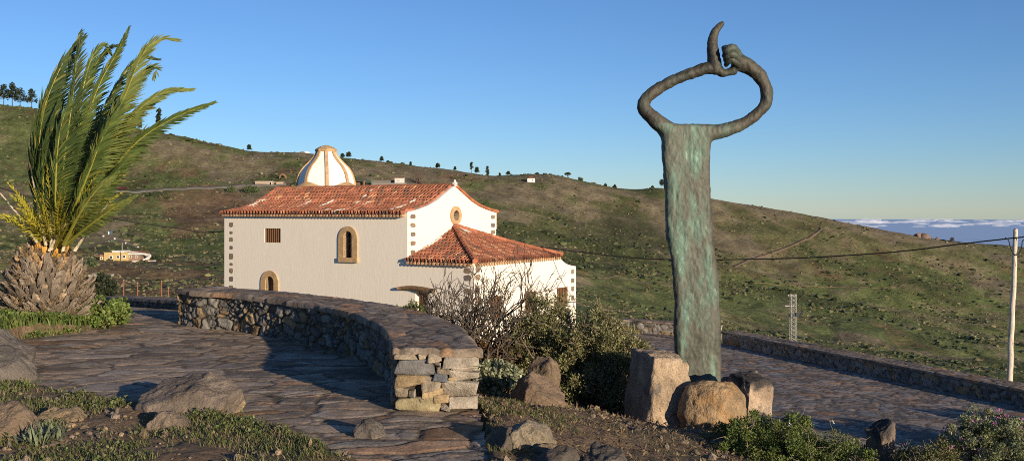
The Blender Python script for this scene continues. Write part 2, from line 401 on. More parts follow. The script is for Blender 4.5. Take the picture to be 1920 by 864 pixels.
CP = np.array([(-6, 10.5, .10), (-4.6, 10.3, .06), (-3.3, 9.6, .05), (-2.2, 8.8, .05), (-2, 7, .06), (-6, 7, .12), (-9, 13, .2), (-10, 16, .25), (-8.9, 18.7, .2), (-7.9, 19, .06), (-11, 20, .1), (-14, 25, -.2), (-9.5, 22.2, .04),
    (.35, 9, -.02), (-.1, 10.9, -.0), (.1, 11.6, -.06), (.67, 9.2, -.07), (.6, 12.4, -.24), (1, 13, -.42), (2, 13.9, -.85), (2.8, 15.4, -.85), (3, 12.4, -.62), (1.5, 10.2, -.25), (3, 10, -.5), (4.5, 11, -.75), (6.5, 12, -.75),
    (0., 14, -.55), (-.6, 17, -1.1), (-2, 20, -1.7), (0, 20, -2.4), (1.5, 17, -1.6), (3, 19, -2.9), (5, 17.5, -2.8), (8, 16, -3.), (0, 25, -4.2), (-3, 24, -3.3), (-5, 24, -2.2), (-7, 26, -1.4), (5, 14.3, -1.35), (10, 13, -2.4), (12, 14, -3.6), (12, 20, -4.5), (5, 23, -4.3),
    (0, 0, .5), (3, 5, .05), (-4, 4, .2), (0, 6, .12), (6, 3, -.3), (9, 7, -1.1), (12, 3, -2.2), (-14, 0, .6), (-20, 12, .6), (-25, 28, -.6), (-40, -10, .5), (40, -10, -5), (-40, 32, -.9), (40, 32, -7), (20, 8, -4), (20, 25, -6), (0, 31, -4.6), (-7, 31, -3.4), (-12, 31, -1.2), (10, 31, -4.7), (0, -14, 0)], float)
def tps(r2): return np.where(r2 > 1e-12, r2 * np.log(r2 + 1e-12), 0)
_n = len(CP); _A = np.zeros((_n + 3, _n + 3)); _A[:_n, :_n] = tps(((CP[:, None, :2] - CP[None, :, :2]) ** 2).sum(-1)) + 1e-3 * np.eye(_n)
_A[:_n, _n:] = np.c_[np.ones(_n), CP[:, :2]]; _A[_n:, :_n] = _A[:_n, _n:].T
_w = np.linalg.solve(_A, np.r_[CP[:, 2], 0, 0, 0])
def gz0(X, Y):
    X = np.asarray(X, float); Y = np.asarray(Y, float)
    r = _w[_n] + _w[_n + 1] * X + _w[_n + 2] * Y
    for i in range(_n): r = r + _w[i] * tps((X - CP[i, 0]) ** 2 + (Y - CP[i, 1]) ** 2)
    return r
def gz(X, Y):
    X = np.asarray(X, float); Y = np.asarray(Y, float)
    z = gz0(X, Y) + .025 * fbm(X * 1.7, Y * 1.7, 0, 4, 71) + .012 * fbm(X * 8, Y * 8, 0, 2, 72)
    jx = .12 * fbm(X * 2.3, Y * 2.3, 0, 3, 74); jy = .12 * fbm(X * 2.3, Y * 2.3, 4, 3, 75)
    z = np.where(inpoly(X + jx, Y + jy, TERR), np.minimum(z, -.07 - .07 * np.maximum(0, Y - 21.5)), z)
    return np.where(inpoly(X, Y, PLAZA), np.minimum(z, PZ - .12), z)
xs = np.concatenate([np.linspace(-34, -10, 60, endpoint=False), np.linspace(-10, 8, 380, endpoint=False), np.linspace(8, 40, 80)])
ys = np.concatenate([np.linspace(-14, 7, 50, endpoint=False), np.linspace(7, 20, 260, endpoint=False), np.linspace(20, 31, 70)])
GX, GY = np.meshgrid(xs, ys, indexing='ij'); GZ = gz(GX, GY)
a1 = fbm(GX * .5, GY * .5, 0, 4, 81); a2 = fbm(GX * 3, GY * 3, 0, 4, 82)
gc = mixc(np.ones(GX.shape + (3,)) * np.array([.165, .112, .066]), np.array([.10, .078, .048]), sstep(-.4, .5, a1 + .5 * a2))
gc = mixc(gc, np.array([.21, .145, .085]), sstep(.2, .7, a2) * .7)
gc = mixc(gc, np.array([.08, .085, .03]), sstep(.1, .6, fbm(GX * .9, GY * .9, 6, 4, 83)) * sstep(0, -2, GX) * .5)
mb = MB(); mb.grid(np.dstack([GX, GY, GZ]), col=gc); tag(mb.build('ground', MT['soil'], smooth=True), kind='structure')

def flag_col(idu, idv, seed, base, sp=.4, warm=.25):
    b = np.asarray(base) * (1 + sp * (2 * h01(idu, idv, seed=seed) - 1))[..., None]
    w = h01(idu, idv, seed=seed + 3)
    b = b * (1 + warm * (w[..., None] - .5) * np.array([1.2, 0, -1.1]))
    b = np.where((w > .93)[..., None], b * np.array([1.2, 1.0, .82]), b)
    return b

def paving(name, poly, z, step, cs, mat, base, hgt, gap, seed, rot=0., bounds=None, warm=.3):
    P_ = np.array(poly); x0, y0 = P_.min(0) - .2; x1, y1 = P_.max(0) + .2
    X, Y = np.meshgrid(np.arange(x0, x1, step[0]), np.arange(y0, y1, step[1]), indexing='ij')
    c, s = math.cos(rot), math.sin(rot)
    U = (X * c + Y * s) / cs[0]; W = (-X * s + Y * c) / cs[1]
    U = U + .2 * fbm(X * 1.8, Y * 1.8, 0, 4, seed + 5); W = W + .2 * fbm(X * 1.8, Y * 1.8, 3, 4, seed + 6)
    e, iu, iv, du, dv = voro(U, W, seed, .95)
    # some slabs are split again
    sp = h01(iu, iv, seed=seed + 9) > .55
    e2, ju, jv, du2, dv2 = voro(U * 1.7 + 31, W * 1.7 + 17, seed + 40, .9)
    e = np.where(sp, np.minimum(e, e2 / 1.7 + .03), e); iu = np.where(sp, iu * 7 + ju, iu); iv = np.where(sp, iv * 5 + jv, iv)
    top = sstep(gap * .3, gap, e * min(cs))
    H = hgt * (top - 1) + hgt * .6 * (h01(iu, iv, seed=seed + 2) - .5) * top + hgt * .16 * (du * (h01(iu, iv, seed=seed + 4) - .5) + dv * (h01(iu, iv, seed=seed + 8) - .5)) * top
    H = H + .12 * hgt * fbm(X * 9, Y * 9, 0, 3, seed + 7) + 1.0 * .12 * hgt * fbm(X * 1.1, Y * 1.1, 0, 2, seed + 12)
    colr = flag_col(iu, iv, seed + 20, base, .42, warm)
    colr = mixc(colr, np.asarray(base) * np.array([.48, .47, .42]), (1 - top) * .9)
    pat = sstep(.35, .75, fbm(X * 2.2, Y * 2.2, 0, 4, seed + 31)); colr = mixc(colr, np.asarray(base) * np.array([1.75, 1.55, 1.3]), pat * .55 * top)
    XC = .25 * (X[:-1, :-1] + X[1:, :-1] + X[1:, 1:] + X[:-1, 1:]); YC = .25 * (Y[:-1, :-1] + Y[1:, :-1] + Y[1:, 1:] + Y[:-1, 1:])
    m = inpoly(XC, YC, poly)
    Zb = z if name != 'terrace_paving' else -.07 * np.maximum(0, Y - 21.5)
    mb = MB(); mb.grid(np.dstack([X, Y, Zb + H]), col=np.clip(colr, .01, 1), mask=m)
    # drop unused vertices
    V = mb.v[0]; q = mb.f4[0]; use = np.unique(q); mp = np.zeros(len(V), np.int64); mp[use] = np.arange(len(use))
    mb.v[0] = V[use]; mb.c[0] = mb.c[0][use]; mb.f4[0] = mp[q]
    o = mb.build(name, mat, smooth=True); tag(o, kind='structure'); return o
paving('terrace_paving', TERR, 0., (.03, .03), (.78, .40), MT['paving'], (.25, .200, .152), .012, .030, 101, rot=.12, warm=.12)
paving('plaza_paving', PLAZA, PZ, (.075, .10), (.62, .42), MT['plaza'], (.225, .190, .162), .016, .045, 151, rot=-.3, warm=.25)

# ------------------------------------------------------------------ dry stone walls
def resample(path, step, closed=False):
    p = np.asarray(path, float)
    if closed: p = np.vstack([p, p[:1]])
    d = np.r_[0, np.cumsum(np.linalg.norm(np.diff(p, axis=0), axis=1))]
    n = max(2, int(d[-1] / step)); t = np.linspace(0, d[-1], n)
    return np.stack([np.interp(t, d, p[:, k]) for k in range(p.shape[1])], -1), t

def spline(pts, n=12):
    p = np.asarray(pts, float); q = np.vstack([2 * p[0] - p[1], p, 2 * p[-1] - p[-2]]); out = []
    for i in range(1, len(q) - 2):
        t = np.linspace(0, 1, n, endpoint=False)[:, None]
        out.append(.5 * (2 * q[i] + (q[i + 1] - q[i - 1]) * t + (2 * q[i - 1] - 5 * q[i] + 4 * q[i + 1] - q[i + 2]) * t ** 2 + (3 * q[i] - q[i - 1] - 3 * q[i + 1] + q[i + 2]) * t ** 3))
    return np.vstack(out + [p[-1:]])

def stone_wall(root, inner, outer, zb, h, step, cell, seed, colfn, cop=.09, bulge=.05, coping_col=(.225, .178, .135), zfun=None, cstep=.04, cmat=None, endflat=None):
    """masonry ring round the footprint + a coping of flat slabs; inner/outer polylines run the same way"""
    inner = np.asarray(inner, float); outer = np.asarray(outer, float)
    zf = zfun or (lambda X, Y: np.full(np.shape(X), zb))
    loop = np.vstack([inner, outer[::-1]])
    L, s = resample(loop, step, True); L = L[:-1]; s = s[:-1]
    d = np.roll(L, -1, 0) - np.roll(L, 1, 0); d /= np.linalg.norm(d, axis=1)[:, None] + 1e-9
    nr = np.stack([d[:, 1], -d[:, 0]], -1)
    area = .5 * np.sum(loop[:, 0] * np.roll(loop[:, 1], -1) - np.roll(loop[:, 0], -1) * loop[:, 1])
    if area < 0: nr = -nr
    nt = max(4, int((h + .1 - cop) / step)); t = np.linspace(-.1, h - cop, nt)
    S, T = np.meshgrid(s, t, indexing='ij')
    per = max(3, round((s[-1] + step) / cell[0])); U = S / (s[-1] + step) * per; W = T / cell[1]
    w1 = fbm(S * 2.3, T * 2.3, 1, 3, seed + 5); w2 = fbm(S * 2.3, T * 2.3, 7, 3, seed + 6)
    U = U + .22 * w1; W = W + .22 * w2
    e, iu, iv, du, dv = voro(U, W, seed, .92, wrapu=per)
    sp = h01(iu, iv, seed=seed + 9) > .6
    e2, ju, jv, _, _ = voro(U * 2 + 3, W * 2 + 5, seed + 40, .9, wrapu=2 * per)
    e = np.where(sp, np.minimum(e, e2 * .5 + .02), e); iu = np.where(sp, iu * 7 + ju + 900, iu); iv = np.where(sp, iv * 5 + jv, iv)
    ed = e * min(cell)
    top = sstep(.0, .018, ed)
    D = bulge * 1.2 * (np.clip(ed / .035, 0, 1) ** .4 - 1) + bulge * 1.0 * (h01(iu, iv, seed=seed + 2) - .5) * top
    D = D + bulge * 1.1 * (du * (h01(iu, iv, seed=seed + 4) - .5) + dv * (h01(iu, iv, seed=seed + 8) - .5)) * top + .016 * fbm(S * 11, T * 11, 0, 4, seed + 7)
    if endflat is not None: D = np.where(endflat(L)[:, None], -.045 + .01 * fbm(S * 20, T * 20, 0, 3, 5), D)
    B = zf(L[:, 0], L[:, 1])
    V = np.dstack([L[:, None, 0] + nr[:, None, 0] * D, L[:, None, 1] + nr[:, None, 1] * D, B[:, None] + T])
    c = colfn(L[:, None, 0] + 0 * T, L[:, None, 1] + 0 * T, T, iu, iv)
    c = mixc(c, np.array([.045, .038, .03]), 1 - top)
    mb = MB(); mb.grid(V, col=np.clip(c, .01, 1), closeu=True)
    mb.build('masonry', MT['stone'], root, smooth=True)
    # coping
    nI = max(6, int(np.linalg.norm(np.diff(inner, axis=0), axis=1).sum() / cstep))
    ti = np.linspace(0, 1, nI)
    def par(p):
        dd = np.r_[0, np.cumsum(np.linalg.norm(np.diff(p, axis=0), axis=1))]; dd /= dd[-1]
        return np.stack([np.interp(ti, dd, p[:, k]) for k in (0, 1)], -1)
    A, B_ = par(inner), par(outer); wd = np.linalg.norm(B_ - A, axis=1).mean(); nJ = max(6, int(wd / cstep))
    tj = np.linspace(-.035 / wd, 1 + .035 / wd, nJ)
    ext = np.concatenate([[ti[0] - .03 / (nI * cstep)], ti[1:-1], [ti[-1] + .03 / (nI * cstep)]])
    Pp = A[:, None] * (1 - tj)[None, :, None] + B_[:, None] * tj[None, :, None]
    dA = np.gradient(A, axis=0); dA /= np.linalg.norm(dA, axis=1)[:, None]
    Pp[0] -= dA[0] * .03; Pp[-1] += dA[-1] * .03
    s_ = ti * nI * cstep; Sg, Tg = np.meshgrid(s_, tj * wd, indexing='ij')
    e, iu, iv, du, dv = voro(Sg / .6 + .2 * fbm(Sg * 2, Tg * 2, 0, 2, seed + 60), Tg / .36 + .2 * fbm(Sg * 2, Tg * 2, 5, 2, seed + 61) + .3, seed + 50, .8)
    tp = sstep(.0, .04, e * .36)
    Hh = .012 * (tp - 1) + .010 * (h01(iu, iv, seed=seed + 52) - .5) * tp + .007 * fbm(Sg * 12, Tg * 12, 0, 3, seed + 53)
    Zc = zf(Pp[..., 0], Pp[..., 1]) * 0 + (np.interp(ti, np.linspace(0, 1, len(A)), zf(A[:, 0], A[:, 1])))[:, None] + h
    jit = .035 * (h01(iu, iv, seed=seed + 55) - .3)[..., None] * 1.0
    nrm = (B_ - A); nrm /= np.linalg.norm(nrm, axis=1)[:, None]
    Pp[:, 0] -= nrm * jit[:, 0]; Pp[:, -1] += nrm * jit[:, -1]
    cc = mixc(flag_col(iu, iv, seed + 58, coping_col, .28, .1), np.array([.11, .09, .07]), 1 - tp)
    topg = np.dstack([Pp, Zc + Hh]); low = topg.copy()
    full = np.concatenate([topg[:, :1] - [0, 0, cop], topg[:, :1] - [0, 0, .012], topg[:, 1:-1], topg[:, -1:] - [0, 0, .012], topg[:, -1:] - [0, 0, cop]], 1)
    cf = np.concatenate([cc[:, :1] * .9, cc, cc[:, -1:] * .9], 1)
    full = np.concatenate([full[:1] - [0, 0, cop], full, full[-1:] - [0, 0, cop]], 0); cf = np.concatenate([cf[:1], cf, cf[-1:]], 0)
    mb = MB(); mb.grid(full, col=np.clip(cf, .01, 1)); mb.build('coping', cmat or MT['paving'], root, smooth=True)

def basalt(lo, hi, seed, warm=.15):
    def f(X, Y, T, iu, iv):
        r = h01(iu, iv, seed=seed)
        b = (lo + (hi - lo) * r)[..., None] * np.array([1.04, .97, .86])
        w = h01(iu, iv, seed=seed + 1)
        return np.where((w > 1 - warm)[..., None], b * np.array([1.35, 1.05, .7]), b)
    return f
IN = np.array([G(a, b)[:2] for a, b in [(333, 607), (373, 614), (433, 619.5), (487, 629), (551, 640), (609, 653), (656, 668), (690, 686), (722, 714), (740, 768)]])
IN = spline(IN, 8)
dI = np.gradient(IN, axis=0); dI /= np.linalg.norm(dI, axis=1)[:, None]
OUT = IN + np.stack([-dI[:, 1], dI[:, 0]], -1) * .95
OUT[-1] = (-.38, 11.0); OUT[-8:, 0] = np.linspace(OUT[-8, 0], -.38, 8); OUT[-8:, 1] = np.linspace(OUT[-8, 1], 11.0, 8)
def curved_col(X, Y, T, iu, iv):
    b = basalt(.11, .24, 201, .25)(X, Y, T, iu, iv)
    r = h01(iu, iv, seed=209)[..., None]
    endc = np.where(r > .75, np.array([.33, .22, .09]), np.where(r > .35, np.array([.34, .30, .245]), np.where(r > .2, np.array([.16, .155, .15]), np.array([.27, .215, .14]))))
    endc = endc * 0 + np.array([.07, .06, .048])
    return np.where(((Y < 11.06) & (X > -1.4))[..., None], endc, b)
w = thing('stone_wall', 'curved dry stone wall with flat slab top sweeping across the paved terrace', 'wall', (-3, 15.5, 0))
stone_wall(w, IN, OUT, 0., .68, .017, (.27, .17), 203, curved_col, endflat=lambda L: (L[:, 1] < 11.03) & (L[:, 0] > -1.33), cstep=.03)
w = thing('stone_wall', 'low shaded stone wall behind the terrace, beside the palm trunk', 'wall', (-9, 24, 0))
stone_wall(w, [(-6.5, 21.7), (-7.87, 23.5), (-12.7, 29.9)], [(-6.05, 22.05), (-7.4, 23.85), (-12.25, 30.25)], 0., .24, .045, (.3, .14), 233, basalt(.11, .22, 231), zfun=lambda X, Y: -.07 * np.maximum(0, np.asarray(Y, float) - 21.5))
w = thing('stone_wall', 'long low stone wall bordering the right side of the lower plaza', 'wall', (13.5, 40, PZ))
stone_wall(w, [(22, 19.7), (16.7, 32.5), (10.15, 48.1)], [(22.95, 20.1), (17.65, 32.9), (11.1, 48.5)], PZ, .57, .055, (.42, .26), 243, basalt(.13, .26, 241))
w = thing('stone_wall', 'short sunlit stone wall closing the far end of the plaza behind the sculpture', 'wall', (8., 51.4, PZ))
stone_wall(w, [(10.1, 49.5), (8.33, 51.3), (6.48, 52.4), (5.2, 53.0)], [(10.6, 50.2), (8.75, 52.05), (6.85, 53.15), (5.55, 53.8)], PZ, .64, .055, (.42, .28), 253, basalt(.14, .32, 251))
# the squared stones of the wall end nearest the viewer, laid in rough courses
w = bpy.data.objects['stone_wall']
ES = [(268, 238, 500, 335, 0), (410, 206, 458, 240, 3), (466, 196, 548, 252, 3), (560, 216, 776, 286, 1), (496, 258, 546, 281, 1), (519, 279, 612, 328, 3), (500, 296, 584, 372, 4), (614, 282, 774, 312, 1), (600, 308, 776, 366, 1),
      (262, 334, 446, 402, 2), (424, 345, 544, 432, 3), (430, 414, 562, 476, 2), (553, 370, 776, 466, 1), (262, 408, 342, 472, 3), (344, 430, 390, 470, 1), (500, 455, 596, 511, 2), (592, 466, 776, 542, 1), (266, 473, 546, 556, 5), (545, 514, 602, 546, 1), (262, 205, 405, 236, 3), (590, 345, 640, 378, 2), (390, 475, 430, 500, 3)]
EC = [(.135, .13, .125), (.33, .285, .225), (.29, .215, .125), (.25, .205, .15), (.15, .155, .165), (.33, .28, .165)]
mb = MB(); r = np.random.default_rng(19)
for k, (x0, y0, x1, y1, c) in enumerate(ES):
    u0, u1 = -1.3 + (x0 - 260) / 515 * .93, -1.3 + (x1 - 260) / 515 * .93; v1, v0 = .62 - (y0 - 205) / 350 * .62, .62 - (y1 - 205) / 350 * .62
    n = 40; a = np.linspace(0, 2 * np.pi, n + 1)[:-1]; cu, cv, hu, hv = (u0 + u1) / 2, (v0 + v1) / 2, (u1 - u0) / 2, (v1 - v0) / 2
    e = .2; ox = np.sign(np.cos(a)) * np.abs(np.cos(a)) ** e; oy = np.sign(np.sin(a)) * np.abs(np.sin(a)) ** e
    tl = r.normal() * .10; ps = (1 + r.normal(size=4) * .16)
    ox, oy = ox * (1 + .10 * r.normal() * oy), oy * (1 + .16 * r.normal() * ox) + tl * ox
    jit = 1 + .07 * fbm(np.cos(a) * 2.2 + k * 7, np.sin(a) * 2.2, 0, 3, 77)
    rings = []; tx, tz = r.normal() * .025, r.normal() * .025
    for f, d in ((1.0, -.09), (1.0, .012), (.985, .024), (.94, .033), (.7, .038), (.45, .039), (.2, .040), (.01, .040)):
        gx, gz_ = cu + hu * ox * jit * f, cv + hv * oy * jit * f
        dep = d + (tx * ox + tz * oy) * f + (.010 * fbm(gx * 16, gz_ * 16, k, 4, 78) if d > 0 else 0)
        rings.append(np.stack([gx, 11.0 - dep - .012, gz_], -1))
    colr = np.array(EC[c]) * r.uniform(.82, 1.15); V = np.array(rings); vv = np.ones(V.shape) * colr * (1 + .25 * fbm(V[..., 0] * 7, V[..., 2] * 7, k, 4, 79))[..., None]
    mb.grid(V, col=np.clip(vv, .01, 1), closev=True)
mb.build('end_masonry', MT['stone'], w, smooth=True, label='squared pale and ochre stones of the wall end')
# ------------------------------------------------------------------ the chapel
TH = R(32); CU = np.array([-math.cos(TH), math.sin(TH)]); CG = np.array([math.sin(TH), math.cos(TH)])
C0 = np.array([-5.04, 48.0]); NL, NW, ZB = 12.7, 7.9, -4.7
def W(t, s, z):
    t, s, z = np.broadcast_arrays(np.asarray(t, float), np.asarray(s, float), np.asarray(z, float))
    return np.stack([C0[0] + t * CU[0] + s * CG[0], C0[1] + t * CU[1] + s * CG[1], z], -1)
def onplane(px, py, o, d):
    k = (px - HX) / F; q = (k * o[1] - o[0]) / (d[0] - k * d[1]); Y = o[1] + q * d[1]
    return q, CZ - (py - HY) * Y / F
wl = lambda px, py: onplane(px, py, C0, CU)                      # long wall  -> t, z
wg = lambda px, py: onplane(px, py, C0, CG)                      # gable wall -> s, z
CF = C0 - 3.85 * CU
wf = lambda px, py: onplane(px, py, CF, CG)                      # porch front -> s, z
def zr(s):
    d = np.abs(np.asarray(s, float) - NW / 2)
    return 3.45 - np.interp(d, [0, .8, 1.5, 2.2, 3.1, 3.95, 4.5], [0, .40, .76, 1.02, 1.24, 1.37, 1.43])
ch = thing('church', 'white chapel with orange tile roofs and ribbed plaster dome below the terrace', 'church', (*C0, ZB))
CO = O(ch)

def panel(mb, outline, holes, fn, depth, dvec, col=(.7, .7, .7)):
    loops = [[Vector((a, b, 0)) for a, b in outline]] + [[Vector((a, b, 0)) for a, b in h] for h in holes]
    flat = [p for l in loops for p in l]
    tris = tessellate_polygon(loops)
    V = np.array([fn(p[0], p[1]) for p in flat]); mb.add(V, f3=[list(t) for t in tris], col=col)
    for h in holes:
        A = np.array([fn(a, b) for a, b in h]); n = len(h); B = A + np.asarray(dvec) * depth
        mb.add(np.vstack([A, B]), f4=[(i, (i + 1) % n, n + (i + 1) % n, n + i) for i in range(n)], col=col)
def rect(a0, a1, b0, b1): return [(a0, b0), (a1, b0), (a1, b1), (a0, b1)]
def arch(a0, a1, b0, bt, n=12):
    r = (a1 - a0) / 2; c = (a0 + a1) / 2; zs = bt - abs(r)
    return [(a0, b0), (a1, b0)] + [(c + r * math.cos(k * math.pi / n), zs + abs(r) * math.sin(k * math.pi / n)) for k in range(n + 1)]
def circ(c, z, r, n=24): return [(c + r * math.cos(2 * math.pi * k / n), z + r * math.sin(2 * math.pi * k / n)) for k in range(n)]
def prism(mb, poly, fn, off0, off1, dvec, col=(.5, .5, .5)):
    A = np.array([fn(a, b) for a, b in poly]); n = len(poly); d = np.asarray(dvec)
    mb.add(np.vstack([A + d * off0, A + d * off1]), f4=[(i, (i + 1) % n, n + (i + 1) % n, n + i) for i in range(n)], col=col, fn=[list(range(n))[::-1], list(range(n, 2 * n))])
def ring(mb, outer, inner, fn, out, back, dvec, col=(.5, .5, .5)):
    """stone surround between two outlines of equal length, proud by out"""
    d = np.asarray(dvec); n = len(outer)
    Ao = np.array([fn(*p) for p in outer]); Ai = np.array([fn(*p) for p in inner])
    V = np.vstack([Ao - d * out, Ai - d * out, Ao + d * .02, Ai + d * back])
    f = []
    for i in range(n):
        j = (i + 1) % n
        f += [(i, j, n + j, n + i), (i, 2 * n + i, 2 * n + j, j), (n + i, n + j, 3 * n + j, 3 * n + i)]
    mb.add(V, f4=f, col=col)
G3 = np.array([*CG, 0]); U3 = np.array([*CU, 0])
fl = lambda a, b: W(a, 0, b)
fg = lambda a, b: W(0, a, b)
ff = lambda a, b: W(-3.85, a, b)

# openings, read off against the wall plane
t_bw = [wl(496, 428), wl(526, 455)]; BW = rect(t_bw[1][0], t_bw[0][0], t_bw[1][1], t_bw[0][1])
aw = [wl(664, 434)[0], wl(650, 434)[0], wl(657, 483)[1], wl(657, 433)[1]]
awo = [wl(671, 424)[0], wl(636, 424)[0], wl(653, 491)[1], wl(653, 424)[1]]
_cm = (awo[0] + awo[1]) / 2; AW = arch(_cm - .27, _cm + .27, aw[2], aw[3]); AWO = arch(awo[0], awo[1], awo[2], awo[3])
dr = [wl(523, 507)[0], wl(490, 507)[0], wl(507, 507)[1]]; _cd = (dr[0] + dr[1]) / 2
DRO = arch(dr[0], dr[1], ZB, dr[2]); DR = arch(_cd - .31, _cd + .31, ZB + .02, dr[2] - .3)
mb = MB()
zw = 2.1
panel(mb, [(0, ZB), (NL, ZB), (NL, zw), (0, zw)], [BW[::-1], AW, DR], fl, .38, G3)
oc_s, oc_z = wg(854, 404)
OC = circ(oc_s, oc_z, .26); OCO = circ(oc_s, oc_z, .48)
prof = [(s, float(zr(s)) + .05) for s in np.linspace(NW, 0, 33)]
panel(mb, [(0, ZB), (NW, ZB)] + prof, [OC], fg, .38, U3)
gi = [(a, b) for a, b in prof]
# thickness of the gable parapet, the far gable and the back wall
A = np.array([W(0, a, b) for a, b in gi]); B = np.array([W(.28, a, b) for a, b in gi]); n = len(gi)
mb.add(np.vstack([A, B]), f4=[(i, i + 1, n + i + 1, n + i) for i in range(n - 1)])
panel(mb, [(0, ZB), (NW, ZB)] + [(s, float(zr(s)) - .02) for s in np.linspace(NW, 0, 33)], [], lambda a, b: W(NL, a, b), 0, U3)
panel(mb, rect(0, NL, ZB, zw), [], lambda a, b: W(a, NW, b), 0, G3)
mb.build('nave_wall', MT['stucco'], ch)
def part(mb, name, mat, smooth=False, parent=ch, label=None): return mb.build(name, mat, parent, CO, smooth, label)

# arched window
mb = MB(); ring(mb, AWO, AW, fl, .07, .3, G3); fr = part(mb, 'arched_window', MT['tan'])
z0, z1, cm = aw[2], aw[3], _cm
mb = MB(); prism(mb, arch(cm - .27, cm + .27, z0, z1), fl, .30, .33, G3); part(mb, 'pane', MT['glass'], parent=fr)
mb = MB()
for c, h in ((W(cm, .27, (z0 + z1) / 2), (.025, .02, (z1 - z0) / 2)), (W(cm - .25, .27, (z0 + z1) / 2 - .13), (.03, .02, (z1 - z0) / 2 - .13)), (W(cm + .25, .27, (z0 + z1) / 2 - .13), (.03, .02, (z1 - z0) / 2 - .13))):
    mb.box(c, h, ax=(U3, G3, (0, 0, 1)))
for f in (.25, .5, .72): mb.box(W(cm, .272, z0 + f * (z1 - z0)), (.24, .02, .02), ax=(U3, G3, (0, 0, 1)))
part(mb, 'sash', MT['wood'], parent=fr)
mb = MB(); mb.box(W(cm - .05, -.06, awo[2] + .1), (.62, .09, .11), ax=(U3, G3, (0, 0, 1))); part(mb, 'sill', MT['tan'], parent=fr)
def barred(outl, fn, dvec, axis, nb, cellcol=(.2, .1, .05)):
    a0, a1 = min(p[0] for p in outl), max(p[0] for p in outl); b0, b1 = min(p[1] for p in outl), max(p[1] for p in outl)
    mb = MB(); prism(mb, rect(a0, a1, b0, b1), fn, .33, .36, dvec); wn = part(mb, 'barred_window', MT['dark'])
    for k in range(nb):
        a = a0 + (k + .5) * (a1 - a0) / nb
        mb = MB(); c = np.asarray(fn(a, (b0 + b1) / 2)) + np.asarray(dvec) * .07; mb.box(c, (.032, .032, (b1 - b0) / 2 - .002), ax=(axis, dvec, (0, 0, 1))); part(mb, 'bar', MT['wood'], parent=wn)
    for b in (b0 + .03, b1 - .03):
        mb = MB(); mb.box(np.asarray(fn((a0 + a1) / 2, b)) + np.asarray(dvec) * .12, ((a1 - a0) / 2 - .003, .03, .027), ax=(axis, dvec, (0, 0, 1))); part(mb, 'rail', MT['wood'], parent=wn)
barred(BW, fl, G3, U3, 8)
# door
mb = MB(); prism(mb, DR, fl, .30, .34, G3); dd = part(mb, 'door', MT['wood'], label='dark wooden arched door in the long wall')
mb = MB(); ring(mb, DRO, DR, fl, .06, .29, G3); part(mb, 'door_surround', MT['tan'], parent=dd)
# oculus
mb = MB(); ring(mb, OCO, OC, fg, .07, .3, U3); ow = part(mb, 'round_window', MT['tan'])
mb = MB(); prism(mb, circ(oc_s, oc_z, .26), fg, .30, .33, U3); part(mb, 'pane', MT['glass'], parent=ow)
# quoin stones
QC = [(.23, .165, .115), (.19, .14, .105), (.26, .185, .125), (.17, .135, .11)]
def quoin(a, b, w, h, fn, dvec, k):
    r = np.random.default_rng(900 + k); n = 9
    poly = []
    for i in range(n):
        q = 2 * math.pi * i / n + .3; e = .62 + .0 * i
        poly.append((a + w / 2 * np.sign(math.cos(q)) * abs(math.cos(q)) ** .55 * r.uniform(.86, 1.1), b + h / 2 * np.sign(math.sin(q)) * abs(math.sin(q)) ** .55 * r.uniform(.86, 1.1)))
    mb = MB(); prism(mb, poly, fn, .02, -.022, dvec, col=QC[k % 4]); part(mb, 'quoin_stone', MT['quoin'])
k = 0
for y, w_, h_ in ((421, .28, .26), (436, .20, .16), (449, .25, .26), (464, .22, .20), (480, .30, .34), (495, .20, .16), (507, .24, .28), (523, .28, .30), (538, .26, .2)):
    a, b = wl(434, y); quoin(a, b, w_ * 1.1, h_, fl, G3, k); k += 1
for y in (406, 422, 439, 456, 473): a, b = wg(774, y); quoin(a, b, .40, .22, fg, U3, k); k += 1
for y in (407, 422, 435): a, b = wg(924, y); quoin(a, b, .42, .24, fg, U3, k); k += 1
for y in (505, 520, 545, 561, 580): a, b = wf(895.5, y); quoin(a, b, .38, .28, ff, U3, k); k += 1
for y in (507, 521, 546, 563): a, b = wl(877, y); quoin(a, b, .36, .28, fl, G3, k); k += 1
for y in (509, 526, 541, 558): a, b = wf(1073.5, y); quoin(a, b, .36, .28, ff, U3, k); k += 1

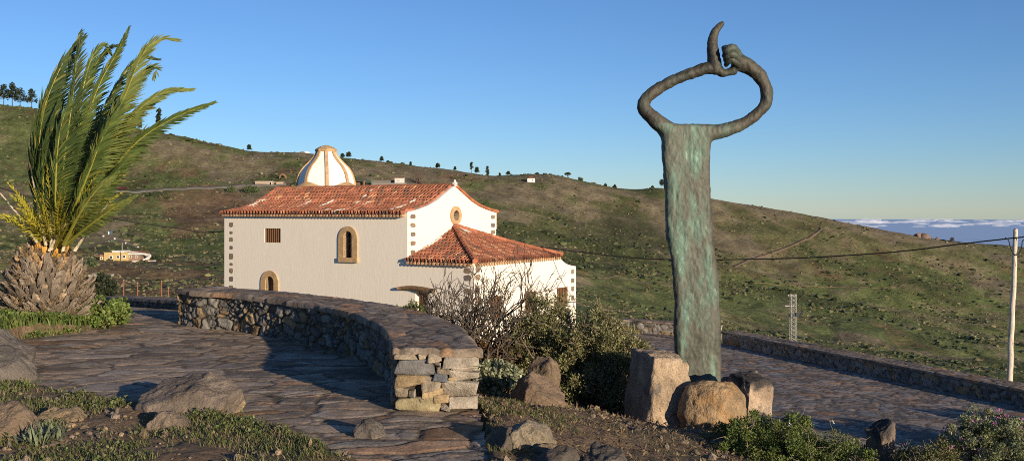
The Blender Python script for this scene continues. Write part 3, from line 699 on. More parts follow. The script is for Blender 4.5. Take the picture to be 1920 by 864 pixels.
# tiled roofs -------------------------------------------------------
def tiles(mb, fn, a0, a1, L, seed, white=0., mask=None, pw=.22, tl=.38, jag=.03):
    """fn(a, b) -> roof surface point; a across the slope, b up the slope from the eave (metres)"""
    nc = int(round((a1 - a0) / pw)); ns = 9; nr = int(math.ceil(L / tl))
    ph = np.linspace(-.5, .5, ns)
    ac = (np.arange(nc)[:, None] + .5 + ph[None, :]).reshape(-1); ci = np.repeat(np.arange(nc), ns); phx = np.tile(ph, nc)
    rb = np.array([(r + f) for r in range(nr) for f in (.01, .5, .99)]); rb = rb[rb * tl <= L + 1e-6]; rb = np.append(rb, L / tl)
    ri = np.minimum(np.floor(rb).astype(int), nr - 1); fr = rb - ri
    CI, RI = np.meshgrid(ci, ri, indexing='ij'); PH, FR = np.meshgrid(phx, fr, indexing='ij'); AC, RB = np.meshgrid(ac, rb, indexing='ij')
    cover = np.abs(PH) < .34
    lift = np.where(cover, .105 * np.sqrt(np.clip(1 - (PH / .36) ** 2, 0, 1)) + .0, -.06 * (1 - ((np.abs(PH) - .5) / .16) ** 2).clip(0, 1) + .01)
    r1 = h01(CI, RI, seed=seed); r2 = h01(CI, RI, seed=seed + 1)
    lift = lift + np.where(cover, .04, .02) * (1 - FR) + .016 * (r1 - .5)
    a = a0 + (AC + (r2 - .5) * .10 * np.where(cover, 1, 0)) * (a1 - a0) / nc
    b = RB * tl + np.where(RI == 0, (h01(CI, 0 * RI, seed=seed + 2) - .5) * jag * (1 - FR), 0)
    Pt = fn(a, np.minimum(b, L)); Pt = Pt + np.array([0, 0, 1.]) * lift[..., None]
    base = np.where((r1 > .5)[..., None], np.array([.335, .128, .070]), np.array([.275, .108, .062]))
    base = base * (.72 + .6 * h01(CI, RI, seed=seed + 4))[..., None]
    base = np.where((h01(CI, RI, seed=seed + 5) > .93)[..., None], np.array([.17, .10, .07]), base)
    base = np.where((h01(CI, RI, seed=seed + 6) > .94)[..., None], np.array([.50, .26, .14]), base)
    if white:
        wn = vnoise((a) / .34, b / 2.2, 0, seed + 7) + .8 * vnoise(a / 2.6, b / 2.2, 3, seed + 8) + .4 * (1 - ((b / L - .6) / .4) ** 2)
        wm = (wn > white) & (h01(CI, RI, seed=seed + 9) > .30) & cover
        base = np.where(wm[..., None], np.array([.62, .56, .48]), base)
    m = None
    if mask is not None:
        Ac = .25 * (a[:-1, :-1] + a[1:, :-1] + a[1:, 1:] + a[:-1, 1:]); Bc = .25 * (b[:-1, :-1] + b[1:, :-1] + b[1:, 1:] + b[:-1, 1:]); m = mask(Ac, Bc)
    mb.grid(Pt, col=np.clip(base, .01, 1), mask=m)
def slope_param(ss):
    zz = zr(ss); d = np.r_[0, np.cumsum(np.hypot(np.diff(ss), np.diff(zz)))]; return d, ss
ssL = np.linspace(-.34, NW / 2, 40); dL, _ = slope_param(ssL)
mb = MB()
tiles(mb, lambda a, b: W(a, np.interp(b, dL, ssL), zr(np.interp(b, dL, ssL)) + .03), .12, NL + .04, dL[-1], 301, white=.86)
tiles(mb, lambda a, b: W(a, NW - np.interp(b, dL, ssL), zr(np.interp(b, dL, ssL)) + .03), .12, NL + .04, dL[-1], 311, white=1.2)
nr_ = part(mb, 'nave_roof', MT['tile'])
def cyl_row(mb, p0, p1, n, r, up, col, seed, gap=.96, half=True):
    p0, p1 = np.asarray(p0), np.asarray(p1)
    for i in range(n):
        q0 = p0 + (p1 - p0) * (i / n); q1 = p0 + (p1 - p0) * ((i + gap) / n)
        c = np.array(col) * (.75 + .5 * float(h01(np.array(i), np.array(seed))))
        mb.tube([q0, q1 + np.array([0, 0, .012])], [r * 1.06, r * .95], 10, col=c)
mb = MB(); cyl_row(mb, W(.0, NW / 2, 3.5), W(NL + .04, NW / 2, 3.5), 34, .10, 0, (.36, .13, .06), 5); part(mb, 'ridge_tile', MT['tile'], parent=nr_)
mb = MB(); mb.box(W(NL / 2 + .2, NW / 2, 3.44), (NL / 2, .15, .07), ax=(U3, G3, (0, 0, 1)), col=(.09, .08, .075)); part(mb, 'ridge_mortar', MT['stone'], parent=nr_)
# cornice of tile ends under the eaves
def cornice(p0, p1, outv, n, zoff):
    mb = MB(); p0, p1, outv = np.asarray(p0), np.asarray(p1), np.asarray(outv)
    for i in range(n):
        q = p0 + (p1 - p0) * ((i + .5) / n)
        mb.tube([q - outv * .1, q + outv * .24 + np.array([0, 0, -.012])], [.062, .07], 8, col=np.array([.45, .27, .15]) * (.7 + .6 * random.random()))
    return mb
mb = cornice(W(.1, 0, 1.965), W(NL, 0, 1.965), -G3, 58, 0); part(mb, 'cornice', MT['tile'], parent=nr_)
mb = MB(); mb.box(W(.0, NW / 2, 3.56), (.09, .09, .1), ax=(U3, G3, (0, 0, 1))); mb.tube([W(0, NW / 2, 3.62), W(0, NW / 2, 3.72), W(0, NW / 2, 3.8)], [.09, .07, .02], 10); part(mb, 'finial', MT['stucco'])
mb = MB(); rv = [W(-.02, s, float(zr(s)) + .09) for s in np.linspace(NW / 2, NW + .12, 16)]
for i in range(15): mb.tube([rv[i], rv[i] + .98 * (rv[i + 1] - rv[i])], [.075, .085], 8, col=np.array([.36, .13, .06]) * (.8 + .4 * random.random()))
part(mb, 'verge_tile', MT['tile'], parent=nr_)

# porch --------------------------------------------------------------
PH_, PT, PS, ZP = 3.85, -3.85, 9.94, -.22
zx = wf(1080, 499)[1]
def zfront(s): return np.where(np.asarray(s) < 7.9, ZP, ZP + (zx - ZP) * np.interp(s, [7.9, 8.3, 8.8, 9.4, 9.94], [0, .28, .68, .9, 1.0]))
wins = []
for x0, x1, yt in ((1044, 1065, 537), (984.5, 1007, 544.5), (919, 940, 554)):
    s0, zt = wf(x0, yt); s1, _ = wf(x1, yt); wins.append(rect(s0, s1, -2.95, -1.88))
mb = MB()
panel(mb, [(0, ZB), (PS, ZB)] + [(s, float(zfront(s))) for s in np.r_[np.linspace(PS, 7.9, 12), 0]], [w_[::-1] for w_ in wins], ff, .36, U3)
td0, td1 = wl(803, 560)[0], wl(779, 560)[0]; zd = wl(790, 547)[1]
sd = rect(td0, td1, ZB + .02, zd)
panel(mb, [(PT, ZB), (0, ZB), (0, ZP), (PT, ZP)], [sd[::-1]], fl, .3, G3)
panel(mb, [(PT, ZB), (0, ZB), (0, zx), (PT, zx)], [], lambda a, b: W(a, PS, b), 0, G3)
pw_ = np.linspace(7.9, PS, 12); A = np.array([W(PT, s, float(zfront(s))) for s in pw_]); B = np.array([W(PT + .28, s, float(zfront(s))) for s in pw_])
mb.add(np.vstack([A, B]), f4=[(i, i + 1, 13 + i, 12 + i) for i in range(11)])
po = part(mb, 'porch', MT['stucco'])
for w_ in wins: barred(w_, ff, U3, G3, 7)
mb = MB(); prism(mb, sd, fl, .26, .3, G3); sdo = part(mb, 'side_door', MT['wood'], label='dark plank door under a rough log lintel')
lt = wl(749, 545)[0], wl(818, 545)[0]
mb = MB(); pp = [W(lt[0] + (lt[1] - lt[0]) * f, -.16 + .05 * math.sin(5 * f), zd + .13 + .05 * math.sin(4 * f)) for f in np.linspace(0, 1, 9)]
mb.tube(pp, [.07, .09, .1, .11, .11, .12, .12, .11, .1], 10, col=(.2, .12, .06)); part(mb, 'lintel', MT['bark'], True, parent=sdo)
APX = (0.0, NW / 2, 1.32)
# left slope: eave along t from PT-.28 to .0, s = -.28 ; apex at (0, NW/2)
ov = .26
def pl(a, b):   # a: t coordinate, b along slope
    Ls = math.hypot(NW / 2 + ov, 1.5); q = b / Ls
    s = -ov + q * (NW / 2 + ov); return W(a, s, ZP + .02 + (1.32 - ZP) * (q + .05 * np.sin(q * 3.14) * -1.0))
LsL = math.hypot(NW / 2 + ov, 1.5)
mb = MB(); tiles(mb, pl, PT - ov, .0, LsL, 331, white=.75, mask=lambda a, b: a > (PT - ov) * (1 - b / LsL))
def pf(a, b):   # front slope: a = s, b up the slope
    Lf = math.hypot(PH_ + ov, 1.5); q = b / Lf
    return W(PT - ov + q * (PH_ + ov), a, ZP + .02 + (1.32 - ZP) * (q - .05 * np.sin(q * 3.14)))
LsF = math.hypot(PH_ + ov, 1.5); sR = 7.98
tiles(mb, pf, -ov, sR, LsF, 341, white=1.3, mask=lambda a, b: (a > -ov + (NW / 2 + ov) * b / LsF) & (a < sR - (sR - NW / 2) * b / LsF))
def pr(a, b):
    Lr = math.hypot(sR - NW / 2, 1.5); q = b / Lr
    return W(a, sR - q * (sR - NW / 2), ZP + .02 + (1.32 - ZP) * (q - .05 * np.sin(q * 3.14)))
LsR = math.hypot(sR - NW / 2, 1.5)
tiles(mb, pr, PT - ov, .0, LsR, 351, white=1.3, mask=lambda a, b: a > (PT - ov) * (1 - b / LsR))
# lean-to tail on the far side
tiles(mb, lambda a, b: W(a, PS + .1 - b * .95, np.interp(PS + .1 - b * .95, [7.9, 8.8, 9.4, PS + .1], [ZP - .05, ZP - .42, zx - .02, zx - .06])), PT + .3, .0, 2.1, 361, white=1.3)
pr_ = part(mb, 'porch_roof', MT['tile'])
def hip(p0, p1, n, seed):
    mb = MB(); ps = [p0 + (p1 - p0) * f + np.array([0, 0, .09 - .07 * math.sin(f * 3.14)]) for f in np.linspace(0, 1, n + 1)]
    for i in range(n): mb.tube([ps[i], ps[i] + .985 * (ps[i + 1] - ps[i])], [.125, .105], 10, col=np.array([.34, .125, .065]) * (.75 + .5 * random.random()))
    return mb
ap = W(0, NW / 2, 1.36)
part(hip(W(PT - ov, -ov, ZP + .03), ap, 15, 1), 'hip_ridge', MT['tile'], parent=pr_)
part(hip(W(PT - ov, sR, ZP + .03), ap, 15, 2), 'hip_ridge', MT['tile'], parent=pr_)
part(cornice(W(PT, 0, ZP - .07), W(-.05, 0, ZP - .07), -G3, 17, 0), 'cornice', MT['tile'], parent=pr_)
part(cornice(W(PT, 0.05, ZP - .07), W(PT, 7.9, ZP - .07), -U3, 35, 0), 'cornice', MT['tile'], parent=pr_)
# iron side pipe and dome ------------------------------------------------
DC = P(611.5, 395, 59.0)[:2]
dome_r = [1.80, 1.72, 1.66, 1.57, 1.45, 1.29, 1.13, .96, .81, .69, .60, .55]
dome_z = [2.2, 3.55, 3.95, 4.29, 4.55, 4.77, 4.94, 5.09, 5.25, 5.41, 5.57, 5.72]
va = [-math.pi / 2 - R(10.6) * 0 + k * math.pi / 4 for k in range(8)]
dc3 = lambda r, a, z: np.array([DC[0] + r * math.cos(a), DC[1] + r * math.sin(a), z])
va = [math.atan2(-DC[1], -DC[0]) + R(2) + k * math.pi / 4 for k in range(8)]
mb = MB(); mb.grid(np.array([[dc3(r, a, z) for a in va] for r, z in zip(dome_r, dome_z)]), closev=True); dm = part(mb, 'dome', MT['domewhite'])
for a in va:
    ta = np.array([-math.sin(a), math.cos(a), 0]); ra = np.array([math.cos(a), math.sin(a), 0]); V = []
    for r, z in zip(dome_r, dome_z):
        c = dc3(r, a, z); w_ = .095; V.append([c - ta * w_ - ra * .06, c - ta * w_ + ra * .055, c + ta * w_ + ra * .055, c + ta * w_ - ra * .06])
    mb = MB(); mb.grid(np.array(V), closev=True); part(mb, 'rib', MT['tan'], parent=dm)
mb = MB(); cr_ = [(.54, 5.68), (.64, 5.70), (.66, 5.80), (.60, 5.86), (.34, 6.0), (.10, 6.07), (.02, 6.08)]
mb.grid(np.array([[dc3(r, a, z) for a in va] for r, z in cr_]), closev=True); part(mb, 'cap', MT['tan'], parent=dm)
V = []
aa = np.linspace(0, 2 * math.pi, 65)[:-1]
for f in np.linspace(0, 1, 7):
    V.append([dc3(1.66 + f * (.62 + .25 * math.cos(4 * (a - va[1]))), a, 3.72 - .32 * f + .16 * math.cos(4 * (a - va[1])) * (1 - f * .6)) for a in aa])
V.append([dc3(1.7, a, 3.0) for a in aa])
mb = MB(); mb.grid(np.array(V), closev=True); part(mb, 'skirt', MT['tan'], True, parent=dm)
# ------------------------------------------------------------------ bronze sculpture
SY = 15.3
SB = np.array([P(1305, 0, SY)[0], SY, -.95])
sc = thing('sculpture', 'tall weathered bronze monument with looped ring on top, green patina, between rocks', 'sculpture', SB)
m_ = SY / F
def unit_(v): return v / (np.linalg.norm(v, axis=-1, keepdims=True) + 1e-9)
rowsL = [(228, 1238, 1336), (240, 1238.5, 1337), (255, 1239.5, 1335), (270, 1240.5, 1332.5), (306, 1243, 1330), (356, 1246.5, 1331), (387, 1248, 1332), (440, 1250.5, 1334.5), (482, 1258, 1340), (497, 1260.5, 1342), (523, 1262, 1346.5), (574, 1265, 1348.5), (615, 1265, 1350), (662, 1265.5, 1350.5), (712, 1266.5, 1351), (790, 1267, 1352)]
ry = np.array([r[0] for r in rowsL], float); yy = np.linspace(790, 233, 240)
xl = np.interp(yy, ry, [r[1] for r in rowsL]); xr = np.interp(yy, ry, [r[2] for r in rowsL])
xl = _smooth(xl, 9); xr = _smooth(xr, 9)
na = 96; an = np.linspace(0, 2 * np.pi, na + 1)[:-1]
ca, sa = np.cos(an), np.sin(an)
ex = np.sign(ca) * np.abs(ca) ** .28; ey = np.sign(sa) * np.abs(sa) ** .5
V = np.zeros((len(yy), na, 3))
TK = .125
for i, y in enumerate(yy):
    cx, hw = (xl[i] + xr[i]) / 2, (xr[i] - xl[i]) / 2
    V[i, :, 0] = (cx + hw * ex - HX) * m_; V[i, :, 1] = SY + TK * ey; V[i, :, 2] = CZ - (y - HY) * m_
nx = np.stack([ex * .3 * np.abs(ca), ey, 0 * ex], -1)
D = .005 * fbm(V[..., 0] * 2.5, V[..., 1] * 3, V[..., 2] * 1.4, 4, 401) + .004 * fbm(V[..., 0] * 9, V[..., 1] * 9, V[..., 2] * 4, 4, 402) + .006 * fbm(V[..., 0] * 26, V[..., 1] * 26, V[..., 2] * 7, 3, 403)
V = V + D[..., None] * np.stack([ca, sa, 0 * ca], -1)[None]
V[:, :, 0] += .006 * fbm(0 * yy[:, None] + 3, yy[:, None] * m_ * 2.0, np.sign(ca)[None] * 9, 3, 404) * (np.abs(ca) > .3)
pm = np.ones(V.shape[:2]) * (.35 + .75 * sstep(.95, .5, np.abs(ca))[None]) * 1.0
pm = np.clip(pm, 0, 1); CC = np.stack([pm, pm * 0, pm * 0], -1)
SCU = MB()
mb = MB(); mb.grid(V, closev=True); mb.fn.append([k for k in range(na)][::-1]); mb.fn.append([(len(yy) - 1) * na + k for k in range(na)])
SPARTS = [mb]
def z5(x, y): return (1140 + x / 1.9636, y / 1.9636)
def limb(pts, dep=None, n=16, seed=0, nseg=26, pat=.25, squash=None):
    c = spline([[*z5(a, b), r / 1.9636, (dd[0] if dd else 0)] for a, b, r, *dd in pts], 14)
    path = np.stack([(c[:, 0] - HX) * m_, SY + c[:, 3], CZ - (c[:, 1] - HY) * m_], -1); rad = c[:, 2] * m_
    mb = MB(); mb.tube(path, rad, nseg, col=(pat, 0, 0)); V = mb.v[0]
    cen = np.repeat(path, nseg, 0); nn = V - cen; nn /= np.linalg.norm(nn, axis=1)[:, None] + 1e-9
    D = .007 * fbm(V[:, 0] * 5, V[:, 1] * 5, V[:, 2] * 5, 4, 410 + seed) + .006 * fbm(V[:, 0] * 22, V[:, 1] * 22, V[:, 2] * 22, 3, 420 + seed)
    mb.v[0] = V + nn * D[:, None]
    return mb
SPARTS.append(limb([(262, 520, 24), (236, 492, 33), (202, 466, 33), (162, 432, 29), (131, 396, 26), (142, 362, 23), (188, 326, 21), (250, 293, 21), (310, 269, 21), (365, 252, 23), (402, 257, 21), (420, 269, 15), (445, 266, 15), (468, 256, 19)], seed=1))
SPARTS.append(limb([(318, 520, 24), (352, 494, 32), (400, 486, 29), (455, 472, 26), (500, 453, 23), (545, 424, 22), (577, 388, 22), (585, 350, 22), (576, 308, 23), (550, 272, 26), (517, 246, 29), (486, 232, 32), (462, 222, 27)], seed=2))
# one fused casting: union by voxels, softened where the ring grows out of the slab
tmp = MB()
for q in SPARTS:
    base_ = tmp.n; tmp.add(np.concatenate(q.v)); 
    for f_ in q.f4: tmp.f4.append(f_ + base_)
    for f_ in q.fn: tmp.fn.append([i + base_ for i in f_])
me = tmp.mesh('casting', (0, 0, 0)); to = bpy.data.objects.new('casting', me); COL.objects.link(to)
md = to.modifiers.new('r', 'REMESH'); md.mode = 'VOXEL'; md.voxel_size = .0165; md.use_smooth_shade = True
bpy.context.view_layer.update(); dg = bpy.context.evaluated_depsgraph_get(); ev = to.evaluated_get(dg); m2 = bpy.data.meshes.new_from_object(ev)
nv = len(m2.vertices); V = np.zeros(nv * 3, np.float32); m2.vertices.foreach_get('co', V); V = V.reshape(-1, 3).astype(float)
ed = np.zeros(len(m2.edges) * 2, np.int32); m2.edges.foreach_get('vertices', ed); ed = ed.reshape(-1, 2)
Fq = [np.array([p.vertices[:] for p in m2.polygons if len(p.vertices) == 4], np.int64).reshape(-1, 4), np.array([p.vertices[:] for p in m2.polygons if len(p.vertices) == 3], np.int64).reshape(-1, 3)]
bpy.data.objects.remove(to); bpy.data.meshes.remove(me)
deg = np.bincount(ed.reshape(-1), minlength=nv)[:, None]
zt_ = CZ - (238 - HY) * m_; wgt = np.exp(-((V[:, 2] - zt_) / .28) ** 2)[:, None] * .75 + .22
for it in range(26):
    acc = np.zeros_like(V); np.add.at(acc, ed[:, 0], V[ed[:, 1]]); np.add.at(acc, ed[:, 1], V[ed[:, 0]])
    V = V + (acc / deg - V) * wgt * (.7 if it < 8 else .7 * (wgt > .5))
NN = np.zeros_like(V)
for q in (Fq[0], Fq[1]):
    if len(q):
        nn_ = np.cross(V[q[:, 1]] - V[q[:, 0]], V[q[:, 2]] - V[q[:, 0]])
        for k in range(q.shape[1]): np.add.at(NN, q[:, k], nn_)
NN = unit_(NN)
V = V + NN * (.004 * fbm(V[:, 0] * 9, V[:, 1] * 9, V[:, 2] * 5, 4, 402) + .006 * fbm(V[:, 0] * 26, V[:, 1] * 26, V[:, 2] * 12, 3, 403))[:, None]
xc = np.interp(CZ - (V[:, 2]) , [0], [0]) if False else (np.interp(HY - (V[:, 2] - CZ) / m_, yy[::-1], ((xl + xr) / 2)[::-1]) - HX) * m_
hwx = np.interp(HY - (V[:, 2] - CZ) / m_, yy[::-1], ((xr - xl) / 2)[::-1]) * m_
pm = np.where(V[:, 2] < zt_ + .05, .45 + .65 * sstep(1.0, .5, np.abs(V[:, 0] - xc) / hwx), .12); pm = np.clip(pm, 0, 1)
fz = lambda q: V[q][:, :, 2].mean(1)
for nm_, cond, lab_ in (('slab', lambda z: z < zt_ - .10, None), ('ring', lambda z: z >= zt_ - .10, None)):
    mb = MB(); used = []
    qs = [q[cond(fz(q))] if len(q) else q for q in Fq]
    use = np.unique(np.concatenate([q.reshape(-1) for q in qs])); mp = np.zeros(nv, np.int64); mp[use] = np.arange(len(use))
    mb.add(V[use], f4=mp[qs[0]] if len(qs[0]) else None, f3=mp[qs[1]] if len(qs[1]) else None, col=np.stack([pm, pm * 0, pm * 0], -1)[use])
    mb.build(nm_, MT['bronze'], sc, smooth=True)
limb([(394, 262, 24), (392, 230, 25), (388, 195, 23), (384, 165, 20), (387, 138, 18), (396, 115, 15), (409, 98, 12), (421, 87, 8), (426, 83, 4)], seed=3).build('finger', MT['bronze'], sc, smooth=True)
fk = limb([(486, 226, 26), (470, 205, 22), (450, 190, 22), (434, 186, 19), (424, 190, 12)], seed=4, pat=.3); fk.build('fist', MT['bronze'], sc, smooth=True)
for pts in ([(470, 200, 17, -.10), (446, 186, 16, -.19), (428, 196, 13, -.19), (424, 212, 10, -.10)], [(474, 222, 16, -.10), (448, 210, 14, -.20), (430, 216, 12, -.18), (428, 228, 9, -.1)], [(468, 236, 13, -.09), (448, 228, 12, -.17), (434, 234, 10, -.13), (432, 242, 8, -.06)]):
    limb(pts, seed=6, nseg=14, pat=.35).build('curled_finger', MT['bronze'], sc, smooth=True)

# ------------------------------------------------------------------ boulders
def ico(sub):
    bm = bmesh.new(); bmesh.ops.create_icosphere(bm, subdivisions=sub, radius=1)
    v = np.array([x.co[:] for x in bm.verts]); f = np.array([[y.index for y in x.verts] for x in bm.faces]); bm.free(); return v, f
ICO = {k: ico(k) for k in (1, 2, 3, 4, 5)}
def rock(label, box, Y, mat, col, seed, cuts=(), nc=7, dr=.9, rough=.06, sub=5, sink=.18, group=None, lo=.62, hi=.92, box_pow=None, name='boulder', cat='rock', fine=.02, extra=None):
    x0, x1, yt, yb = box; w_ = (x1 - x0) * Y / F; zt = CZ - (yt - HY) * Y / F; zb = CZ - (yb - HY) * Y / F; h = zt - zb
    c = np.array([((x0 + x1) / 2 - HX) * Y / F, Y, zb])
    v, f = ICO[sub]; v = v.copy(); r = np.random.default_rng(seed)
    if box_pow: v = np.sign(v) * np.abs(v) ** box_pow
    for d_, lim in list(cuts) + [(r.normal(size=3) * np.array([1, 1, .8]), r.uniform(lo, hi)) for _ in range(nc)]:
        d_ = np.asarray(d_, float); d_ = d_ / np.linalg.norm(d_); q = v @ d_; ex = np.maximum(0, q - lim); v = v - ex[:, None] * d_ * .96
    s = v / (np.linalg.norm(v, axis=1)[:, None] + 1e-9)
    v = v + s * (rough * fbm(v[:, 0] * 1.6, v[:, 1] * 1.6, v[:, 2] * 1.6 + seed, 4, seed) + rough * .5 * (np.abs(fbm(v[:, 0] * 3.5, v[:, 1] * 3.5, v[:, 2] * 3.5 + seed, 3, seed + 3)) - .3))[:, None]
    ck = np.abs(fbm(v[:, 0] * 1.5, v[:, 1] * 1.5, v[:, 2] * 1.1 + seed * 3.1, 3, seed + 21)); v = v - s * (.035 * (1 - sstep(0, .055, ck)))[:, None]
    mn, mx = v.min(0), v.max(0); v = (v - (mn + mx) / 2) / ((mx - mn) / 2)
    v = v * np.array([w_ / 2, dr * w_ / 2, (h + sink) / 2]); v[:, 2] += (h - sink) / 2
    v = v + s * fine * fbm(v[:, 0] * 12, v[:, 1] * 12, v[:, 2] * 12, 4, seed + 5)[:, None]
    cc = np.tile(np.asarray(col, float), (len(v), 1)) * (1 + .22 * fbm(v[:, 0] * 3, v[:, 1] * 3, v[:, 2] * 3 + seed, 3, seed + 6))[:, None]
    if extra: cc = extra(v, s, cc)
    mb = MB(); mb.add(v + c, f3=f, col=np.clip(cc, .01, 1)); o = mb.build(name, mat, None, c, smooth=True)
    return tag(o, label, cat, group)
GB = (.135, .118, .10); BR = (.17, .125, .085); TN = (.36, .27, .18)
rock('grey boulder with a flat upper face at the left edge, below the palm', (-70, 60, 611, 700), 13.6, MT['rock'], GB, 501, nc=6, dr=.8)
rock('grey boulder leaning under the flat boulder at the left edge', (-80, 70, 648, 745), 13.0, MT['rock'], GB, 502, nc=6, dr=.8)
rock('large brown boulder cut off by the left edge, lowest in view', (-60, 78, 752, 880), 9.6, MT['rock'], BR, 503, nc=6, dr=.9)
rock('cracked tan rock, upper piece, on the dry grass verge', (66, 178, 764, 826), 10.25, MT['rock'], (.27, .20, .12), 504, nc=9, dr=.9, lo=.5)
rock('flat tan slab leaning against the cracked tan rock', (84, 192, 793, 842), 9.95, MT['rock'], (.26, .19, .115), 505, nc=8, dr=.8, lo=.5)
rock('biggest low grey boulder lying on the edge of the paved terrace', (258, 455, 701, 795), 10.85, MT['rock'], (.155, .125, .10), 506, cuts=[((-.35, -.3, .9), .62), ((.2, -.9, .3), .7)], nc=4, dr=.75, rough=.04)
rock('small rounded brown boulder in front of the big grey boulder', (272, 357, 770, 838), 9.95, MT['rock'], (.165, .128, .095), 507, nc=4, dr=.9, rough=.06)
rock('low brown rock cropped by the bottom edge, on gravel', (322, 425, 838, 890), 9.0, MT['rock'], (.15, .115, .08), 508, nc=5, dr=.9)
rock('tiny low rock at the bottom edge left of the cropped brown rock', (236, 288, 850, 885), 8.9, MT['rock'], BR, 509, nc=5, sub=4)
rock('small jagged dark rock sitting alone on the flagstones', (658, 728, 783, 830), 9.8, MT['rock'], (.12, .105, .09), 510, nc=10, lo=.45, dr=.8)
rock('dark angular rock at the corner of the paving, lower right of the wall end', (912, 972, 801, 866), 9.25, MT['rock'], (.11, .092, .072), 511, nc=9, lo=.5, dr=1.2)
rock('grey angular rock with pale lichen beside the paving corner', (946, 1040, 787, 862), 9.35, MT['rock'], (.20, .165, .115), 512, nc=9, lo=.5, dr=.9)
rock('flat brown slab lying at the foot of the lichen covered rock', (990, 1060, 829, 866), 9.15, MT['rock'], BR, 513, nc=7, lo=.5, dr=.9)
rock('smooth reddish brown boulder on the slope beside the wall end', (956, 1062, 698, 778), 12.2, MT['rock'], (.18, .128, .086), 540, cuts=[((-.9, -.3, .3), .72), ((.6, -.3, .75), .62)], nc=2, dr=.9, rough=.035)
rock('upright squarish brown rock behind the reddish brown boulder', (990, 1050, 668, 752), 13.4, MT['rock'], (.185, .135, .088), 541, nc=2, dr=.9, box_pow=.6, lo=.7, hi=.95)
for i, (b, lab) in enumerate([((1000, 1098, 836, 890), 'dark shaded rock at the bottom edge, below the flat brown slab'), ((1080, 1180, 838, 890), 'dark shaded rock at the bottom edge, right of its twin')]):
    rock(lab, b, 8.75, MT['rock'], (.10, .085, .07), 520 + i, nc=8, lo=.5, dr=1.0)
def topdark(v, s, cc):  # near-black colour towards the top of the rock
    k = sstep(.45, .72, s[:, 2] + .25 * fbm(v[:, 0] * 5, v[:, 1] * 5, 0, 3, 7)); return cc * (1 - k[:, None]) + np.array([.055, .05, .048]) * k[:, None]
rock('tall broken tan rock with a flat front face, left of the sculpture base', (1176, 1299, 659, 812), 13.9, MT['tanrock'], TN, 530, cuts=[((-.93, -.30, .16), .50), ((-.55, -.8, .1), .66), ((.22, -.97, .08), .54), ((-.97, -.1, .2), .66), ((.05, 0, 1), .72), ((1, .1, .1), .62), ((0, 1, 0), .6), ((.6, .1, .75), .78)], nc=3, dr=.95, rough=.035, lo=.8, hi=1.0, box_pow=.7, fine=.02)
rock('rounded ochre boulder in front of the sculpture base', (1271, 1398, 711, 815), 13.45, MT['ochre'], (.27, .19, .108), 531, nc=3, dr=.9, rough=.05, lo=.75, hi=1, fine=.014)
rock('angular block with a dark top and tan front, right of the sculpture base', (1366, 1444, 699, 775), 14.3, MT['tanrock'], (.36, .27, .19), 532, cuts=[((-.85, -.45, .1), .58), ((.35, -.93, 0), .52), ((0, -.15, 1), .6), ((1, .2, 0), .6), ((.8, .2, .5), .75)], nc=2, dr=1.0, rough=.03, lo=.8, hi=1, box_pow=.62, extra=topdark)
rock('small brown stone wedged between sculpture and dark topped block', (1350, 1376, 703, 745), 14.6, MT['rock'], (.19, .13, .10), 533, nc=6, sub=4)
rock('short stone post with a dark top among the right bushes', (1629, 1678, 787, 880), 10.9, MT['tanrock'], (.22, .165, .12), 534, cuts=[((-.9, -.4, 0), .6), ((.5, -.85, 0), .6), ((-.25, -.1, .95), .8)], nc=0, dr=.9, rough=.03, lo=.85, hi=1, box_pow=.36, extra=topdark, name='stone_post', cat='stone post')

# ------------------------------------------------------------------ utility pole and cables
pb = P(1893, 395, 36.5); PX0 = pb[0]
pl_ = thing('utility_pole', 'slender weathered wooden utility pole beyond the right plaza wall', 'utility pole', (PX0, 36.5, -5.2))
ptop = P(1905, 431, 36.5)
mb = MB(); zz = np.linspace(-5.2, ptop[2], 40); rr = np.interp(zz, [-5.2, ptop[2]], [.112, .078]); cx_ = np.interp(zz, [-5.2, ptop[2]], [PX0 - .06, ptop[0]])
path = np.stack([cx_ + .012 * fbm(zz * 1.5, 0, 0, 3, 3), 36.5 + .012 * fbm(zz * 1.5, 5, 0, 3, 3), zz], -1); path = np.vstack([path, [[ptop[0], 36.5, ptop[2] + .05]]]); rr = np.r_[rr, .05]
mb.tube(path, rr, 16); mb.build('pole_shaft', MT['pole'], pl_, smooth=True)

cz_ = ptop[2] - .30; hk = np.array([ptop[0] - .02, 36.5 - .11, cz_])
mb = MB(); mb.tube([hk + np.array([-.02, .22, 0]), hk + np.array([-.02, -.02, 0]), hk + np.array([-.05, -.05, -.03]), hk + np.array([-.03, -.06, -.09])], .014, 6); mb.build('hook', MT['darkmetal'], pl_, smooth=True)
lp = spline([hk + np.array([-.42, .03, .03]), hk + np.array([-.30, -.0, -.10]), hk + np.array([-.22, -.02, -.42]), hk + np.array([-.05, -.03, -.62]), hk + np.array([.14, -.02, -.42]), hk + np.array([.2, 0, -.12]), hk + np.array([.34, .03, -.01])], 10)
mb = MB(); mb.tube(lp, .018, 6); mb.build('cable_loop', MT['cable'], pl_, smooth=True)
def cable(name, label, pts, r):
    c = spline(pts, 14); mb = MB(); mb.tube(c, r, 6); return tag(mb.build(name, MT['cable'], None, c[0], smooth=True), label, 'cable')
def cpts(lst): return [P(a, b, Y) for a, b, Y in lst]
A0 = hk + np.array([-.02, 0, .02]); gs = W(.15, NW - .0, 1.25)
kk = []
for px, py in ((1800, 457.5), (1700, 470), (1600, 478), (1500, 483.5), (1400, 486), (1300, 487), (1200, 484), (1100, 474), (1020, 463.5), (960, 453)):
    f = (1905 - px) / (1905 - 930); iv = (1 / 36.5) * (1 - f) + (1 / 54.5) * f; kk.append((px, py, 1 / iv))
cable('power_cable', 'black overhead cable sagging from the right pole to the chapel gable', [A0] + cpts(kk) + [gs], .028)
